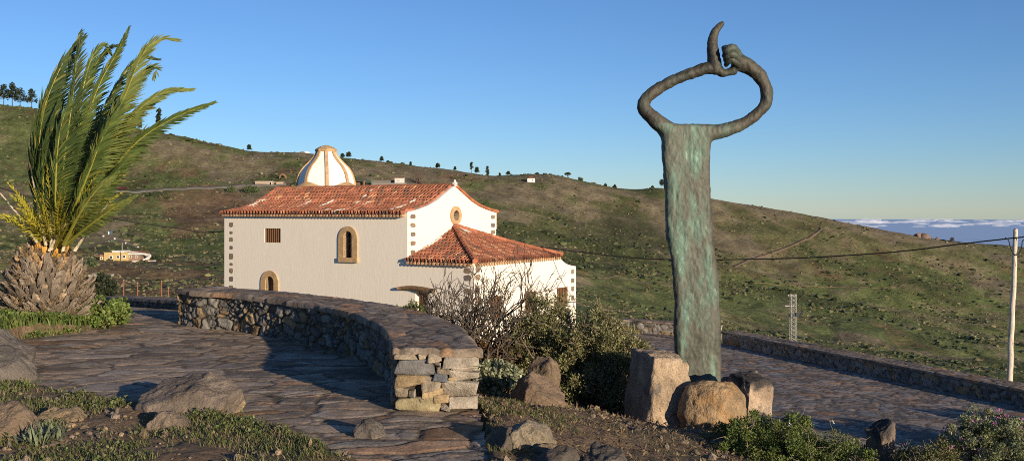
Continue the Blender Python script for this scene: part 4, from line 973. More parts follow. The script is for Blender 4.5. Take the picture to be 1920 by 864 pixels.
cable('power_cable', 'short black overhead cable leaving the pole towards the right edge', [hk + np.array([.02, 0, .02]), P(1960, 440, 36), P(2150, 436, 34.5)], .028)
e0 = W(NL + .02, NW * .6, 1.35); kk = []
for px, py in ((400, 435), (340, 429), (280, 421), (220, 411), (180, 403), (100, 382), (0, 352), (-150, 300)):
    f = (420 - px) / 500.; kk.append((px, py, 57.6 - 12 * f))
cable('power_cable', 'thin black overhead cable descending from behind the palm to the chapel', [e0] + cpts(kk), .028)

# lattice pylon
py_b = hill_at(1487, 639, 150); pyY = py_b[1]; k_ = pyY / F
pyl = thing('lattice_pylon', 'pale steel lattice pylon standing on the slope beyond the plaza wall', 'pylon', py_b)
H = 88 * k_; wb, wt = 11 * k_ / 2, 9.5 * k_ / 2; br = py_b
def corner(i, z): w_ = wb + (wt - wb) * z / H; sx, sy = ((-1, -1), (1, -1), (1, 1), (-1, 1))[i]; return br + np.array([sx * w_, sy * w_, z])
for i in range(4):
    mb = MB(); mb.tube([corner(i, -.5), corner(i, H)], .065, 4); mb.build('leg', MT['steel'], pyl)
mb = MB(); nb = 11
for b in range(nb):
    for i in range(4):
        j = (i + 1) % 4; z0, z1 = H * b / nb, H * (b + 1) / nb
        mb.tube([corner(i, z0), corner(j, z1)], .045, 4); mb.tube([corner(j, z0), corner(i, z1)], .035, 4)
mb.build('bracing', MT['steel'], pyl)
for zf, l0, l1 in ((.97, -10, 6), (.745, -15, 5)):
    mb = MB(); mb.box(br + np.array([(l0 + l1) / 2 * k_, 0, zf * H]), ((l1 - l0) / 2 * k_, .16, .13)); mb.build('crossarm', MT['steel'], pyl)
mb = MB(); mb.box(br + np.array([5.5 * k_, -.8, .57 * H]), (.38, .3, .4)); mb.tube([br + np.array([8 * k_, -.9, .52 * H]), br + np.array([17 * k_, -.9, .66 * H])], .12, 6); mb.tube([br + np.array([14 * k_, -.9, .6 * H]), br + np.array([14 * k_, -.9, .83 * H])], .06, 6); mb.build('transformer', MT['darkmetal'], pyl)
# ------------------------------------------------------------------ plants near the viewer
def unit(v): return v / (np.linalg.norm(v, axis=-1, keepdims=True) + 1e-9)
def leaves(mb, cen, rad, n, size, asp, cols, r, up=.3, outw=.6, jit=.3, vary=.25):
    cen = np.asarray(cen, float); rad = np.asarray(rad, float)
    k = r.integers(0, len(cen), n); d0 = unit(r.normal(size=(n, 3)))
    rr = rad[k] if rad.ndim else np.full(n, float(rad))
    p = cen[k] + d0 * (rr * r.random(n) ** .45)[:, None]
    d = unit(d0 * outw + r.normal(size=(n, 3)) * .6 + np.array([0, 0, up])); s = unit(np.cross(d, r.normal(size=(n, 3))))
    L = size * (1 + jit * r.normal(size=n)).clip(.4, 2)[:, None]; w_ = L * asp
    V = np.stack([p, p + d * L * .5 + s * w_, p + d * L, p + d * L * .5 - s * w_], 1).reshape(-1, 3)
    cols = np.asarray(cols, float); ck = r.integers(0, len(cols), len(cen))[k]
    ck = np.where(r.random(n) < .35, r.integers(0, len(cols), n), ck)
    c = cols[ck] * (1 + vary * r.normal(size=n)).clip(.4, 1.8)[:, None]
    mb.add(V, f4=np.arange(4 * n).reshape(n, 4), col=np.repeat(c, 4, 0))
def twig(mb, p0, p1, r0, r1, rg, bend=.15, n=6, sides=5, col=(.2, .15, .1)):
    p0, p1 = np.asarray(p0, float), np.asarray(p1, float); L = np.linalg.norm(p1 - p0); t = np.linspace(0, 1, n)[:, None]
    off = rg.normal(size=3) * bend * L; off2 = rg.normal(size=3) * bend * L * .5
    path = p0 + (p1 - p0) * t + off * np.sin(t * np.pi) + off2 * np.sin(2 * t * np.pi)
    mb.tube(path, np.linspace(r0, r1, n), sides, col=col, caps=False); return path
def shrub(label, base, half, ncl, clr, n, size, asp, cols, seed, up=.3, stemcol=(.16, .12, .085), stem_r=.02, cat='shrub', name='shrub', group=None, lift=.55, shell=.35, flowers=None, nst=None, bump=.25, twigs=0):
    r = np.random.default_rng(seed); base = np.asarray(base, float); half = np.asarray(half, float)
    t = thing(name, label, cat, base, group)
    d = unit(r.normal(size=(ncl, 3))); d[:, 2] = np.abs(d[:, 2]) * r.choice([1, 1, 1, -.55], ncl)
    q = (r.random(ncl) ** shell)
    bl = 1 + bump * fbm(d[:, 0] * 1.8 + seed, d[:, 1] * 1.8, d[:, 2] * 1.8, 3, seed)
    cen = base + np.array([0, 0, half[2] * lift]) + d * (q * bl)[:, None] * half
    cen[:, 2] = np.maximum(cen[:, 2], base[2] + .04)
    mb = MB(); leaves(mb, cen, clr * r.uniform(.6, 1.3, ncl), n, size, asp, cols, r, up); mb.build('foliage', MT['leaf'], t)
    mb = MB(); ns = nst or max(6, ncl // 3)
    for c in cen[:ns]: twig(mb, base + r.normal(size=3) * np.array([.08, .08, .01]) * half - np.array([0, 0, .05]), c, stem_r * r.uniform(.5, 1), stem_r * .25, r, .12, 6, 5, stemcol)
    for i in range(twigs):
        c = cen[r.integers(0, ncl)]; twig(mb, c, c + unit(r.normal(size=3) + np.array([0, 0, .4])) * half[2] * .35, stem_r * .3, stem_r * .1, r, .12, 5, 4, stemcol)
    mb.build('stem', MT['bark'], t, smooth=True)
    if flowers:
        nf, fs, fc = flowers; mb = MB(); k = r.integers(0, ncl, nf); out = unit(cen[k] - base - np.array([0, 0, half[2] * .3]))
        fc_ = cen[k] + out * clr * .9 + r.normal(size=(nf, 3)) * clr * .4
        leaves(mb, fc_, np.full(nf, fs * .6), nf * 9, fs, .45, fc, r, .2); mb.build('blossom', MT['petal'], t)
    return t
def gpt(px, Y, z=None):
    x = (px - HX) * Y / F; return np.array([x, Y, float(gz(np.array(x), np.array(Y))) if z is None else z])
GRN = [(.075, .105, .028), (.055, .085, .022), (.10, .12, .035)]
JUN = [(.215, .205, .085), (.165, .17, .068), (.25, .23, .105), (.12, .13, .055)]
def upto(px, Y, ytop, lift, k=1.12):
    b = gpt(px, Y); H = CZ - (ytop - HY) * Y / F - b[2]; return b, H / (lift + k)
b_, h_ = upto(1125, 15.3, 578, .5)
shrub('broad olive green juniper bush between the chapel porch and the sculpture', b_, (.80, .62, h_), 320, .12, 46000, .042, .2, JUN, 601, up=.35, stem_r=.026, lift=.5, twigs=260, shell=.36)
b_, h_ = upto(1022, 15.9, 548, .55)
shrub('lower juniper bush with gaps, right under the dead branches', b_, (.84, .6, h_), 270, .13, 34000, .044, .2, JUN, 602, up=.35, stem_r=.026, lift=.55, twigs=150)
shrub('small bush with rusty red leaves at the outer side of the wall', gpt(928, 15.6), (.36, .35, .72), 50, .12, 4200, .05, .4, [(.13, .075, .04), (.10, .08, .04), (.17, .11, .06)], 604, stem_r=.014, lift=.55, twigs=40)
shrub('silvery green plant growing next to the wall end', gpt(936, 13.2), (.30, .3, .30), 46, .07, 3600, .05, .36, [(.24, .27, .17), (.30, .31, .20), (.17, .21, .11)], 605, stem_r=.012, lift=.75)
b_, h_ = upto(764, 18.6, 553, .9)
shrub('bright leafy shrub peeking over the curved wall near the log lintel', b_, (.42, .4, h_), 70, .12, 5600, .075, .2, [(.17, .21, .055), (.12, .165, .045), (.21, .24, .075)], 606, up=.8, stem_r=.016, lift=.9)
b_, h_ = upto(1478, 10.9, 757, .52); b_[2] = -1.0
shrub('wide green bush with white blossoms in front of the ochre boulder', b_, (.78, .62, .60), 300, .085, 70000, .022, .30, [(.11, .15, .035), (.075, .11, .028), (.15, .175, .05)], 607, up=.5, stem_r=.014, lift=.52, flowers=(26, .018, [(.7, .7, .62)]), twigs=160, stemcol=(.22, .18, .13), bump=.4)
shrub('yellowish green low bush at the foot of the ochre boulder', gpt(1372, 11.7, -.9), (.42, .4, .42), 110, .07, 16000, .022, .28, [(.17, .20, .045), (.12, .155, .04)], 608, up=.6, stem_r=.012, lift=.55, twigs=100, stemcol=(.22, .18, .13), bump=.4)
shrub('grey green flowering bush with pink blossoms at the lower right', gpt(1880, 11.3, -.85), (.66, .55, .50), 200, .075, 42000, .026, .24, [(.20, .22, .115), (.15, .175, .08), (.25, .26, .15)], 609, up=.6, stem_r=.012, lift=.5, flowers=(170, .018, [(.55, .17, .45), (.48, .13, .42), (.64, .28, .54)]), bump=.35)
shrub('low scrubby bush with pink flowers between stone post and flowering bush', gpt(1745, 10.4, -.78), (.44, .4, .40), 110, .075, 18000, .022, .26, [(.15, .155, .055), (.11, .12, .04), (.19, .155, .07)], 610, up=.5, stem_r=.010, lift=.45, flowers=(14, .016, [(.5, .16, .42)]), twigs=160, stemcol=(.24, .20, .155))
for k_, (X_, Y_, hh) in enumerate(((16.6, 20.4, 1.45), (18.2, 19.5, 1.5), (19.2, 24.6, 1.0))):   # bushes outside the frame that shade the plaza
    shrub(['tall bush on the plaza edge right of the view', 'second tall bush on the plaza edge right of the view', 'low bush by the plaza wall, right of the view'][k_], (X_, Y_, PZ), (1.2, 1.0, hh), 80, .26, 7000, .14, .35, GRN, 620 + k_, lift=.6)
# fleshy rosette at the lower left corner
r = np.random.default_rng(31); b0 = gpt(78, 9.2); t = thing('succulent', 'silvery narrow leaved rosette plant at the lower left corner', 'plant', b0)
mb = MB()
for i in range(130):
    a = r.uniform(0, 6.28); e = r.uniform(.15, 1.35); L = r.uniform(.13, .25); d = np.array([math.cos(a) * math.cos(e), math.sin(a) * math.cos(e), math.sin(e)]); s = unit(np.cross(d, [0, 0, 1.])); o_ = b0 + np.array([r.normal() * .07, r.normal() * .07, 0])
    c = np.array([.19, .22, .13]) * r.uniform(.7, 1.3)
    V = [o_ - s * .006, o_ + s * .006, o_ + d * L * .55 + s * .011 + [0, 0, .01], o_ + d * L - np.array([0, 0, .02]), o_ + d * L * .55 - s * .011 + [0, 0, .01]]
    mb.add(V, f4=[(0, 1, 2, 4)], f3=[(4, 2, 3)], col=c)
mb.build('leaf', MT['leaf'], t)

# dead shrub
r = np.random.default_rng(77); b0 = gpt(888, 15.6); b0[2] = max(b0[2], -.75); t = thing('dead_shrub', 'leafless grey shrub with tangled bare branches in front of the porch', 'shrub', b0); mb = MB()
def grow(p, d, L, rad, lev):
    n = 6; pts = [p]; q = p.copy(); dd = d.copy()
    for i in range(n):
        dd = unit(dd + r.normal(size=3) * .16 + np.array([0, 0, .03])); q = q + dd * L / n; pts.append(q)
    mb.tube(pts, np.linspace(rad, rad * .62, n + 1), 6 if lev < 2 else 4, col=np.array([.095, .076, .058]) * r.uniform(.7, 1.25), caps=False)
    if lev >= 5: return
    if lev == 4 and r.random() < .35: return
    for k in range(3 if lev in (0, 1, 3) else 2):
        i = r.integers(3, n + 1) if k else n
        nd = unit(dd + unit(r.normal(size=3)) * r.uniform(.5, .95) + np.array([0, 0, .12]))
        grow(pts[i], nd, L * r.uniform(.6, .85), max(rad * .64, .006), lev + 1)
for dx, dz, L in ((-1.2, .4, 1.0), (-.8, .6, 1.0), (.5, .7, 1.0), (.1, .8, .95), (-1.1, .55, 1.05), (-1.0, .75, .95), (-.6, .95, .9), (-.35, 1, .9), (-.1, 1, .8), (.25, .95, .85), (.65, .8, 1.0), (1.0, .7, 1.0), (-.9, .9, .85), (.9, 1.0, .95)):
    grow(b0 + np.array([r.normal() * .06, r.normal() * .06, .0]), unit(np.array([dx, r.normal() * .35, dz])), L * .84, .036, 0)
mb.build('branch', MT['bark'], t, smooth=True)

# grass and herbs
def blades(label, n, region, hgt, cols, seed, dens=None, w=.004, zf=None, lean=.5):
    r = np.random.default_rng(seed); x0, x1, y0, y1 = region
    X = r.uniform(x0, x1, n); Y = r.uniform(y0, y1, n); keep = np.ones(n, bool)
    if dens is not None: keep = r.random(n) < dens(X, Y)
    X, Y = X[keep], Y[keep]; m = len(X); Z = (zf or gz)(X, Y)
    a = r.uniform(0, 6.28, m); L = hgt * r.uniform(.4, 1.3, m); ln = r.uniform(.1, lean, m) * L
    d = np.stack([np.cos(a), np.sin(a), 0 * a], -1); b = r.uniform(0, 6.28, m); s = np.stack([np.cos(b), np.sin(b), 0 * b], -1) * (w * r.uniform(.7, 1.5, m))[:, None]
    p = np.stack([X, Y, Z - .01], -1); up = np.stack([0 * L, 0 * L, L], -1)
    V = np.stack([p - s, p + s, p + up * .6 + d * ln[:, None] * .35 + s * .8, p + up + d * ln[:, None], p + up * .6 + d * ln[:, None] * .35 - s * .8], 1).reshape(-1, 3)
    i = np.arange(m) * 5; c = np.asarray(cols)[r.integers(0, len(cols), m)] * r.uniform(.7, 1.3, m)[:, None]
    mb = MB(); mb.add(V, f4=np.stack([i, i + 1, i + 2, i + 4], -1), f3=np.stack([i + 4, i + 2, i + 3], -1), col=np.repeat(c, 5, 0))
    return tag(mb.build('grass', MT['leaf']), kind='stuff', label=label)
def off_terr(X, Y): return ~inpoly(X, Y, TERR)
def patch(f, lo, hi, seed): return lambda X, Y: sstep(lo, hi, fbm(X * f, Y * f, 0, 3, seed)) * off_terr(X, Y)
GC = [(.11, .135, .04), (.085, .11, .032), (.15, .15, .055), (.20, .16, .085)]
def strip(X, Y):   # verge along the lower edge of the terrace
    e = np.interp(X, [-9, -7.6, -6.3, -5.48, -4.16, -3.3, -2.33, -1.41, -1], [13.5, 12.9, 12.3, 11.9, 11.15, 10.75, 9.9, 8.76, 7.6]); d = e - Y
    return off_terr(X, Y) * sstep(-.15, .1, d) * (.5 + .6 * sstep(.9, .25, d)) * sstep(-.5, .1, fbm(X * 1.5, Y * 1.5, 0, 3, 91))
blades('short green grass along the edge of the flagstones', 95000, (-8.2, -.9, 7.6, 13.4), .06, GC, 701, strip, lean=1.0)
blades('green grass tufts beside the wall end', 15000, (-.55, 1.2, 9, 12.8), .055, GC + [(.2, .16, .09)], 702, lambda X, Y: off_terr(X, Y) * sstep(1.3, -.2, X) * sstep(-.6, .5, fbm(X * 2.2, Y * 2.2, 0, 3, 92)) * .75, lean=1.0)
blades('dry straw coloured grass on the slope by the rocks', 16000, (-.2, 5.5, 8.2, 14.5), .04, [(.22, .165, .09), (.17, .13, .07), (.13, .12, .05)], 703, patch(1.3, -.5, .6, 93), lean=1.2)
r = np.random.default_rng(708); X = r.uniform(-8, -1, 2600); Y = r.uniform(8, 13, 2600); k = r.random(2600) < strip(X, Y) * (fbm(X * 1.2, Y * 1.2, 4, 3, 96) > -.1); X, Y = X[k], Y[k]
mb = MB(); leaves(mb, np.stack([X, Y, gz(X, Y) + .02], -1), np.full(len(X), .05), len(X) * 14, .026, .42, [(.12, .155, .045), (.09, .125, .035), (.16, .17, .07)], r, .4); tag(mb.build('weeds', MT['leaf']), kind='stuff', label='low leafy weeds between the boulders and the flagstones')
def palmbed(X, Y): return off_terr(X, Y) * sstep(1.75, 1.1, np.hypot((X + 8.35) / 1.35, (Y - 18.4) / 1.3)) * (np.hypot(X + 8.73, Y - 18.7) > .55)
blades('thick green weeds round the foot of the palm', 30000, (-11, -5.9, 16.2, 21), .17, [(.11, .16, .035), (.08, .12, .03), (.15, .17, .05)], 704, palmbed, w=.011)
r = np.random.default_rng(705); X = r.uniform(-10.5, -6.4, 900); Y = r.uniform(16.6, 20.6, 900); k = r.random(900) < palmbed(X, Y); X, Y = X[k], Y[k]
mb = MB(); leaves(mb, np.stack([X, Y, gz(X, Y) + .08], -1), np.full(len(X), .10), 22000, .05, .4, [(.10, .15, .03), (.075, .115, .028), (.16, .19, .05)], r, .5); tag(mb.build('ground_cover', MT['leaf']), kind='stuff', label='low leafy weeds covering the bed under the palm')
shrub('bright green leafy herb on the right side of the palm foot', gpt(178, 18.9), (.66, .5, .30), 60, .11, 5200, .06, .42, [(.14, .20, .045), (.10, .15, .035), (.18, .22, .06)], 706, up=.4, stem_r=.012, lift=.25)
# pebbles and litter
def pebbles(label, n, region, smin, smax, seed, dens=None, cols=((.20, .16, .12), (.15, .125, .10), (.26, .19, .12)), zf=None):
    r = np.random.default_rng(seed); x0, x1, y0, y1 = region; X = r.uniform(x0, x1, n); Y = r.uniform(y0, y1, n)
    if dens is not None: k = r.random(n) < dens(X, Y); X, Y = X[k], Y[k]
    m = len(X); v, f = ICO[1]; S = smin * (smax / smin) ** (r.random(m) ** 2.2)
    VV = v[None] * (S[:, None, None] * r.uniform(.55, 1.3, (m, 1, 3))) * (1 + .3 * r.normal(size=(m, len(v), 1)).clip(-1, 1))
    VV = VV + np.stack([X, Y, (zf or gz)(X, Y) + S * .15], -1)[:, None]
    FF = f[None] + (np.arange(m) * len(v))[:, None, None]
    c = np.asarray(cols)[r.integers(0, len(cols), m)] * r.uniform(.7, 1.3, m)[:, None]
    mb = MB(); mb.add(VV.reshape(-1, 3), f3=FF.reshape(-1, 3), col=np.repeat(c, len(v), 0)); return tag(mb.build('gravel', MT['rock']), kind='stuff', label=label)
pebbles('loose gravel on the dry ground', 9000, (-7.5, 5.2, 8.0, 14.5), .006, .05, 711, lambda X, Y: off_terr(X, Y) * sstep(-.6, .4, fbm(X * 1.1, Y * 1.1, 2, 3, 94)))
r = np.random.default_rng(712); mb = MB(); n = 9000; X = r.uniform(-.3, 5, n); Y = r.uniform(8.2, 14.6, n); k = off_terr(X, Y); X, Y = X[k], Y[k]
leaves(mb, np.stack([X, Y, gz(X, Y) + .01], -1), np.full(len(X), .015), len(X), .05, .16, [(.19, .13, .075), (.14, .09, .05), (.09, .07, .05), (.25, .18, .10)], r, 0); tag(mb.build('dry_leaf_litter', MT['leaf']), kind='stuff', label='dry twigs and leaf litter on the slope')

# ------------------------------------------------------------------ palm
PB = np.array([-8.73, 18.7, .02])
palm = thing('palm_tree', 'short thick palm tree with wind blown fronds beside the paved terrace', 'palm tree', PB)
r = np.random.default_rng(42)
zk = [-.2, .0, .35, .7, 1.0, 1.3, 1.55, 1.75]; rk_ = [.52, .56, .60, .58, .46, .34, .24, .16]
mb = MB(); zz = np.linspace(-.2, 1.75, 40); aa = np.linspace(0, 2 * np.pi, 49)[:-1]; rr = np.interp(zz, zk, rk_)
V = np.stack([PB[0] + rr[:, None] * np.cos(aa), PB[1] + rr[:, None] * np.sin(aa), PB[2] + zz[:, None] + 0 * aa], -1); V += .03 * r.normal(size=V.shape)
mb.grid(V, col=(.10, .075, .05), closev=True)
NB = 250
def stub(mb, z, a, L, w_, e, c, th=.05, curl=.0, tipw=.55):
    rad = np.interp(z, zk, rk_) - .12; o_ = PB + np.array([rad * math.cos(a), rad * math.sin(a), z]); tw = r.normal() * .25
    d = np.array([math.cos(a + tw) * math.cos(e), math.sin(a + tw) * math.cos(e), math.sin(e)])
    s = np.array([-math.sin(a), math.cos(a), 0]); s = unit(s + np.array([0, 0, r.normal() * .18])); nrm = np.cross(s, d); nrm = -nrm if nrm[2] < 0 else nrm
    secs = []; cut = r.normal() * .25
    for f, ws, ts in ((0, 1.5, .9), (.22, 1.25, 1.0), (.45, .95, 1.0), (.7, .72, .9), (.9, tipw + .05, .75), (1, tipw, .5)):
        c0 = o_ + d * L * f + nrm * (curl * f * f * L) + r.normal(size=3) * .008; q = []
        for k in range(10):
            g = 2 * math.pi * k / 10; lip = (.55 if math.sin(g) > 0 else 1.0)
            q.append(c0 + s * math.cos(g) * w_ * ws * .5 + nrm * (math.sin(g) * th * ts * lip - .35 * th * abs(math.cos(g))) + d * (cut * math.cos(g) * w_ * .5 * f) + r.normal(size=3) * .006)
        secs.append(q)
    b0_ = mb.n; cc = np.array([c * (.75 + .45 * f) for f in (0, .22, .45, .7, .9, 1)])[:, None, :] * np.ones((1, 10, 1))
    mb.grid(np.array(secs), col=cc, closev=True); mb.fn.append([b0_ + 50 + k for k in range(10)])
for i in range(330):
    f = i / 330; z = -.08 + 1.1 * f ** .92 + r.normal() * .03; a = i * 2.39996 + r.normal() * .22
    q = r.random(); c = (np.array([.185, .15, .115]) if q < .6 else np.array([.115, .09, .068]) if q < .85 else np.array([.28, .21, .14])) * r.uniform(.75, 1.2)
    stub(mb, z, a, .54 * r.uniform(.6, 1.2) * (1 - .3 * f), .19 * r.uniform(.7, 1.25), R(14 + 38 * f) + r.normal() * .16, c, .036, .22 * r.uniform(.3, 1.5), r.uniform(.3, .62))
n = 5200; zf_ = r.uniform(-.05, 1.5, n); af_ = r.uniform(0, 6.28, n); rf_ = np.interp(zf_, zk, rk_) + r.uniform(-.06, .28, n) * (1 - zf_ / 2.2)
pf0 = np.stack([PB[0] + rf_ * np.cos(af_), PB[1] + rf_ * np.sin(af_), PB[2] + zf_], -1); df_ = unit(np.stack([np.cos(af_) * .6, np.sin(af_) * .6, r.uniform(-.8, .8, n)], -1) + r.normal(size=(n, 3)) * .4); sf_ = unit(np.cross(df_, r.normal(size=(n, 3)))) * .0035
lf_ = r.uniform(.06, .24, n)[:, None]; i4 = np.arange(n) * 4
mb.add(np.stack([pf0 - sf_, pf0 + sf_, pf0 + df_ * lf_ + sf_ * .4 - [0, 0, .03], pf0 + df_ * lf_ - sf_ * .4 - [0, 0, .03]], 1).reshape(-1, 3), f4=np.stack([i4, i4 + 1, i4 + 2, i4 + 3], -1), col=np.repeat(np.array([[.26, .19, .11]]) * r.uniform(.5, 1.3, (n, 1)), 4, 0))
mb.build('trunk', MT['palmbark'], palm)
for i in range(44):
    z = .86 + .68 * i / 44; a = i * 2.39996 + .7
    mb = MB(); stub(mb, z, a, .30 * r.uniform(.75, 1.2), .18 * r.uniform(.8, 1.15), R(46 + 24 * i / 44) + r.normal() * .14, (np.array([.36, .235, .125]) if i % 5 not in (1, 3) else np.array([.43, .23, .05])) * r.uniform(.75, 1.2), .045, .12, .6)
    mb.build('leaf_base', MT['palmbark'], palm)
def frond(pts, Lf, phi, green, seed, wind=.45, nl=118, spread=.75, t0=.24, stiff=.62, wl_=.0145, rach=(.34, .33, .06), droop=.22, r0=.042):
    rg = np.random.default_rng(seed); c = spline(pts, 16); c, tt = resample(c, .03); m = len(c); f = np.linspace(0, 1, m)
    T = np.gradient(c, axis=0); T = unit(T); N0 = np.array([math.sin(phi), -math.cos(phi), .25]); S = unit(np.cross(T, N0)); N = unit(np.cross(S, T))
    mb = MB(); mb.tube(c, np.interp(f, [0, .15, .5, 1], [r0, r0 * .8, r0 * .45, .004]), 6, col=rach, caps=False)
    W_ = np.array([1., .1, -.1])
    ks = np.linspace(t0, .995, nl)
    for sd in (-1, 1):
        fi = np.clip(ks + rg.normal(size=nl) * .003, t0, 1); i = (fi * (m - 1)).astype(int); p = c[i]
        env = np.interp(fi, [t0, t0 + .12, .45, .8, 1.], [.45, .9, .95, .60, .18]) * Lf * rg.uniform(.88, 1.1, nl)
        d = unit(T[i] * (stiff + .75 * fi[:, None]) + S[i] * sd * spread * (1 - .6 * fi[:, None]) + N[i] * rg.normal(size=(nl, 1)) * .13 + S[i] * rg.normal(size=(nl, 1)) * .05 + N[i] * .16 + W_ * wind * rg.uniform(.6, 1.3, (nl, 1)) * (1 - .6 * fi[:, None] ** 2))
        d2 = unit(d + np.array([0, 0, -droop]) * rg.uniform(.5, 1.6, (nl, 1)) * (1 - .7 * fi[:, None]) + W_ * wind * .35)
        s = unit(np.cross(d, N[i] + rg.normal(size=(nl, 3)) * .35)) * wl_ * rg.uniform(.8, 1.2, (nl, 1))
        q = p + d * env[:, None] * .5; e = q + d2 * env[:, None] * .5
        V = np.stack([p - s * .5, p + s * .5, q + s, q - s, e], 1).reshape(-1, 3); j = np.arange(nl) * 5
        cc = np.asarray(green) * rg.uniform(.72, 1.3, (nl, 1)); cc = np.where(rg.random((nl, 1)) < .06, np.array([.24, .22, .05]), cc)
        mb.add(V, f4=np.stack([j, j + 1, j + 2, j + 3], -1), f3=np.stack([j + 3, j + 2, j + 4], -1), col=np.repeat(cc, 5, 0))
    return mb
GA, GBb, GCc = (.105, .150, .040), (.056, .086, .027), (.185, .22, .062)  # darkest green holds the shade of the left fronds; other fronds reuse it
def pf_(lst, y0): return [P(a, b, y0 + dy) for a, b, dy in lst]
Y0 = 18.7
FR = [
 ([(88, 452, 0), (74, 370, -.35), (72, 280, -.6), (84, 200, -.7), (112, 130, -.65), (140, 85, -.5), (152, 60, -.35)], .62, .3, GBb, .5),
 ([(100, 455, -.1), (112, 380, -.7), (120, 300, -1.0), (134, 200, -1.1), (142, 130, -1.0), (148, 88, -.8), (160, 66, -.6)], .60, -.1, GBb, .5),
 ([(80, 452, .2), (66, 390, .2), (64, 310, .3), (78, 220, .5), (100, 160, .6), (125, 115, .7)], .60, .5, GBb, .55),
 ([(112, 455, .1), (130, 360, .2), (155, 250, .3), (186, 160, .3), (216, 105, .3), (241, 54, .2)], .55, .1, GA, .35),
 ([(108, 455, 0), (122, 370, -.1), (140, 260, -.1), (155, 170, -.1), (172, 110, .1), (192, 86, .3), (206, 100, .5)], .55, 0, GA, .5),
 ([(118, 455, -.2), (150, 370, -.7), (192, 270, -1.0), (234, 180, -1.2), (264, 108, -1.2), (296, 75, -1.1), (334, 76, -1.0)], .66, .25, GCc, .45),
 ([(115, 455, .3), (150, 340, .7), (190, 230, 1.0), (226, 150, 1.2), (262, 112, 1.3), (298, 112, 1.3)], .55, 0, GBb, .5),
 ([(118, 455, .1), (150, 360, .2), (190, 260, .3), (236, 180, .3), (272, 135, .3), (292, 128, .3), (287, 148, .3)], .6, .15, GA, .45),
 ([(122, 455, -.2), (152, 380, -.5), (198, 290, -.8), (252, 215, -1.0), (306, 175, -1.0), (360, 168, -.9)], .58, .5, GCc, .4),
 ([(126, 457, -.1), (165, 390, -.4), (210, 320, -.6), (262, 262, -.8), (330, 220, -.9), (402, 192, -.8)], .56, .7, GA, .35),
 ([(120, 455, .4), (160, 370, .9), (208, 280, 1.2), (258, 215, 1.4), (300, 185, 1.4)], .5, .3, GBb, .45),
 ([(110, 455, .4), (122, 350, .9), (140, 240, 1.2), (165, 150, 1.3), (200, 95, 1.2), (232, 85, 1.1)], .55, 0, GBb, .5),
 ([(96, 455, .3), (92, 370, .6), (98, 270, .9), (112, 180, 1.0), (136, 110, 1.0)], .58, .2, GBb, .5),
 ([(104, 455, -.3), (104, 390, -.9), (106, 310, -1.2), (114, 240, -1.3), (134, 180, -1.3)], .55, -.2, GA, .45),
 ([(116, 455, -.3), (140, 390, -.9), (168, 320, -1.2), (196, 250, -1.4), (232, 190, -1.4)], .55, .2, GA, .45),
 ([(94, 455, -.2), (82, 400, -.6), (80, 340, -.8), (90, 260, -.9), (110, 190, -.9)], .55, .3, GBb, .5),
 ([(122, 457, -.3), (150, 410, -.9), (188, 360, -1.2), (228, 310, -1.4), (262, 280, -1.4)], .48, .6, GA, .4),
 ([(124, 458, -.4), (166, 424, -.9), (210, 392, -1.2), (256, 366, -1.3)], .36, .6, GCc, .35),
 ([(120, 458, -.5), (150, 400, -1.1), (182, 356, -1.4), (222, 322, -1.5)], .42, .3, GCc, .4),
 ([(118, 455, .2), (140, 380, .4), (170, 300, .5), (206, 220, .5), (246, 160, .5), (270, 150, .5)], .55, .1, GA, .45),
]
for i, (pts, Lf, phi, g_, wd_) in enumerate(FR):
    frond(pf_(pts, Y0), Lf, phi, g_, 800 + i, wd_).build('frond', MT['frond'], palm, smooth=False)
for i in range(12):     # inner young fronds
    a = r.uniform(-2.6, 2.6); h_ = r.uniform(200, 330); dx = r.uniform(0, 130); dy_ = math.sin(a) * .9
    pts = [(105 + r.normal() * 8, 455, 0), (112 + dx * .25, 455 - h_ * .35, dy_ * .5), (118 + dx * .6, 455 - h_ * .7, dy_ * .9), (128 + dx * 1.0, 455 - h_, dy_)]
    frond(pf_(pts, Y0), .48, r.uniform(-.5, .7), [GA, GBb, GCc][i % 3], 840 + i, .45, 75).build('frond', MT['frond'], palm)
for i in range(46):     # short yellow spiny fronds at the crown base
    a = r.uniform(0, 6.28); L = r.uniform(70, 150); ex_ = math.cos(a) * .85 + .12; dy_ = -.5 - abs(math.sin(a)) * 1.0; up_ = r.uniform(.35, 1.15)
    pts = [(100 + ex_ * 14, 462, dy_ * .15), (100 + ex_ * (14 + L * .35), 462 - L * .35 * up_ - 8, dy_ * .5), (100 + ex_ * (14 + L * .75), 462 - L * .7 * up_ - 12, dy_ * .9), (100 + ex_ * (14 + L), 462 - L * .9 * up_ - 10, dy_ * 1.1)]
    frond(pf_(pts, Y0), .24, r.uniform(-.6, .6), (.46, .42, .05), 880 + i, .10, 17, .9, .1, .8, .010, (.50, .45, .07), .05, .018).build('frond', MT['frond'], palm, label='short yellow spiny frond at the base of the crown')
for i, (a_, b_) in enumerate((((92, 470), (136, 402)), ((96, 468), (94, 362)), ((118, 470), (148, 352)), ((70, 455), (0, 362)), ((86, 460), (60, 330)), ((140, 470), (205, 378)))):
    p0, p1 = P(*a_, 18.3), P(*b_, 18.0); mb = MB(); pm_ = (p0 + p1) / 2 + np.array([0, 0, .04]); mb.tube(spline([p0, pm_, p1], 6), np.linspace(.03, .014, 13), 6, col=(.52, .43, .30)); mb.build('dead_stalk', MT['palmbark'], palm, smooth=True)
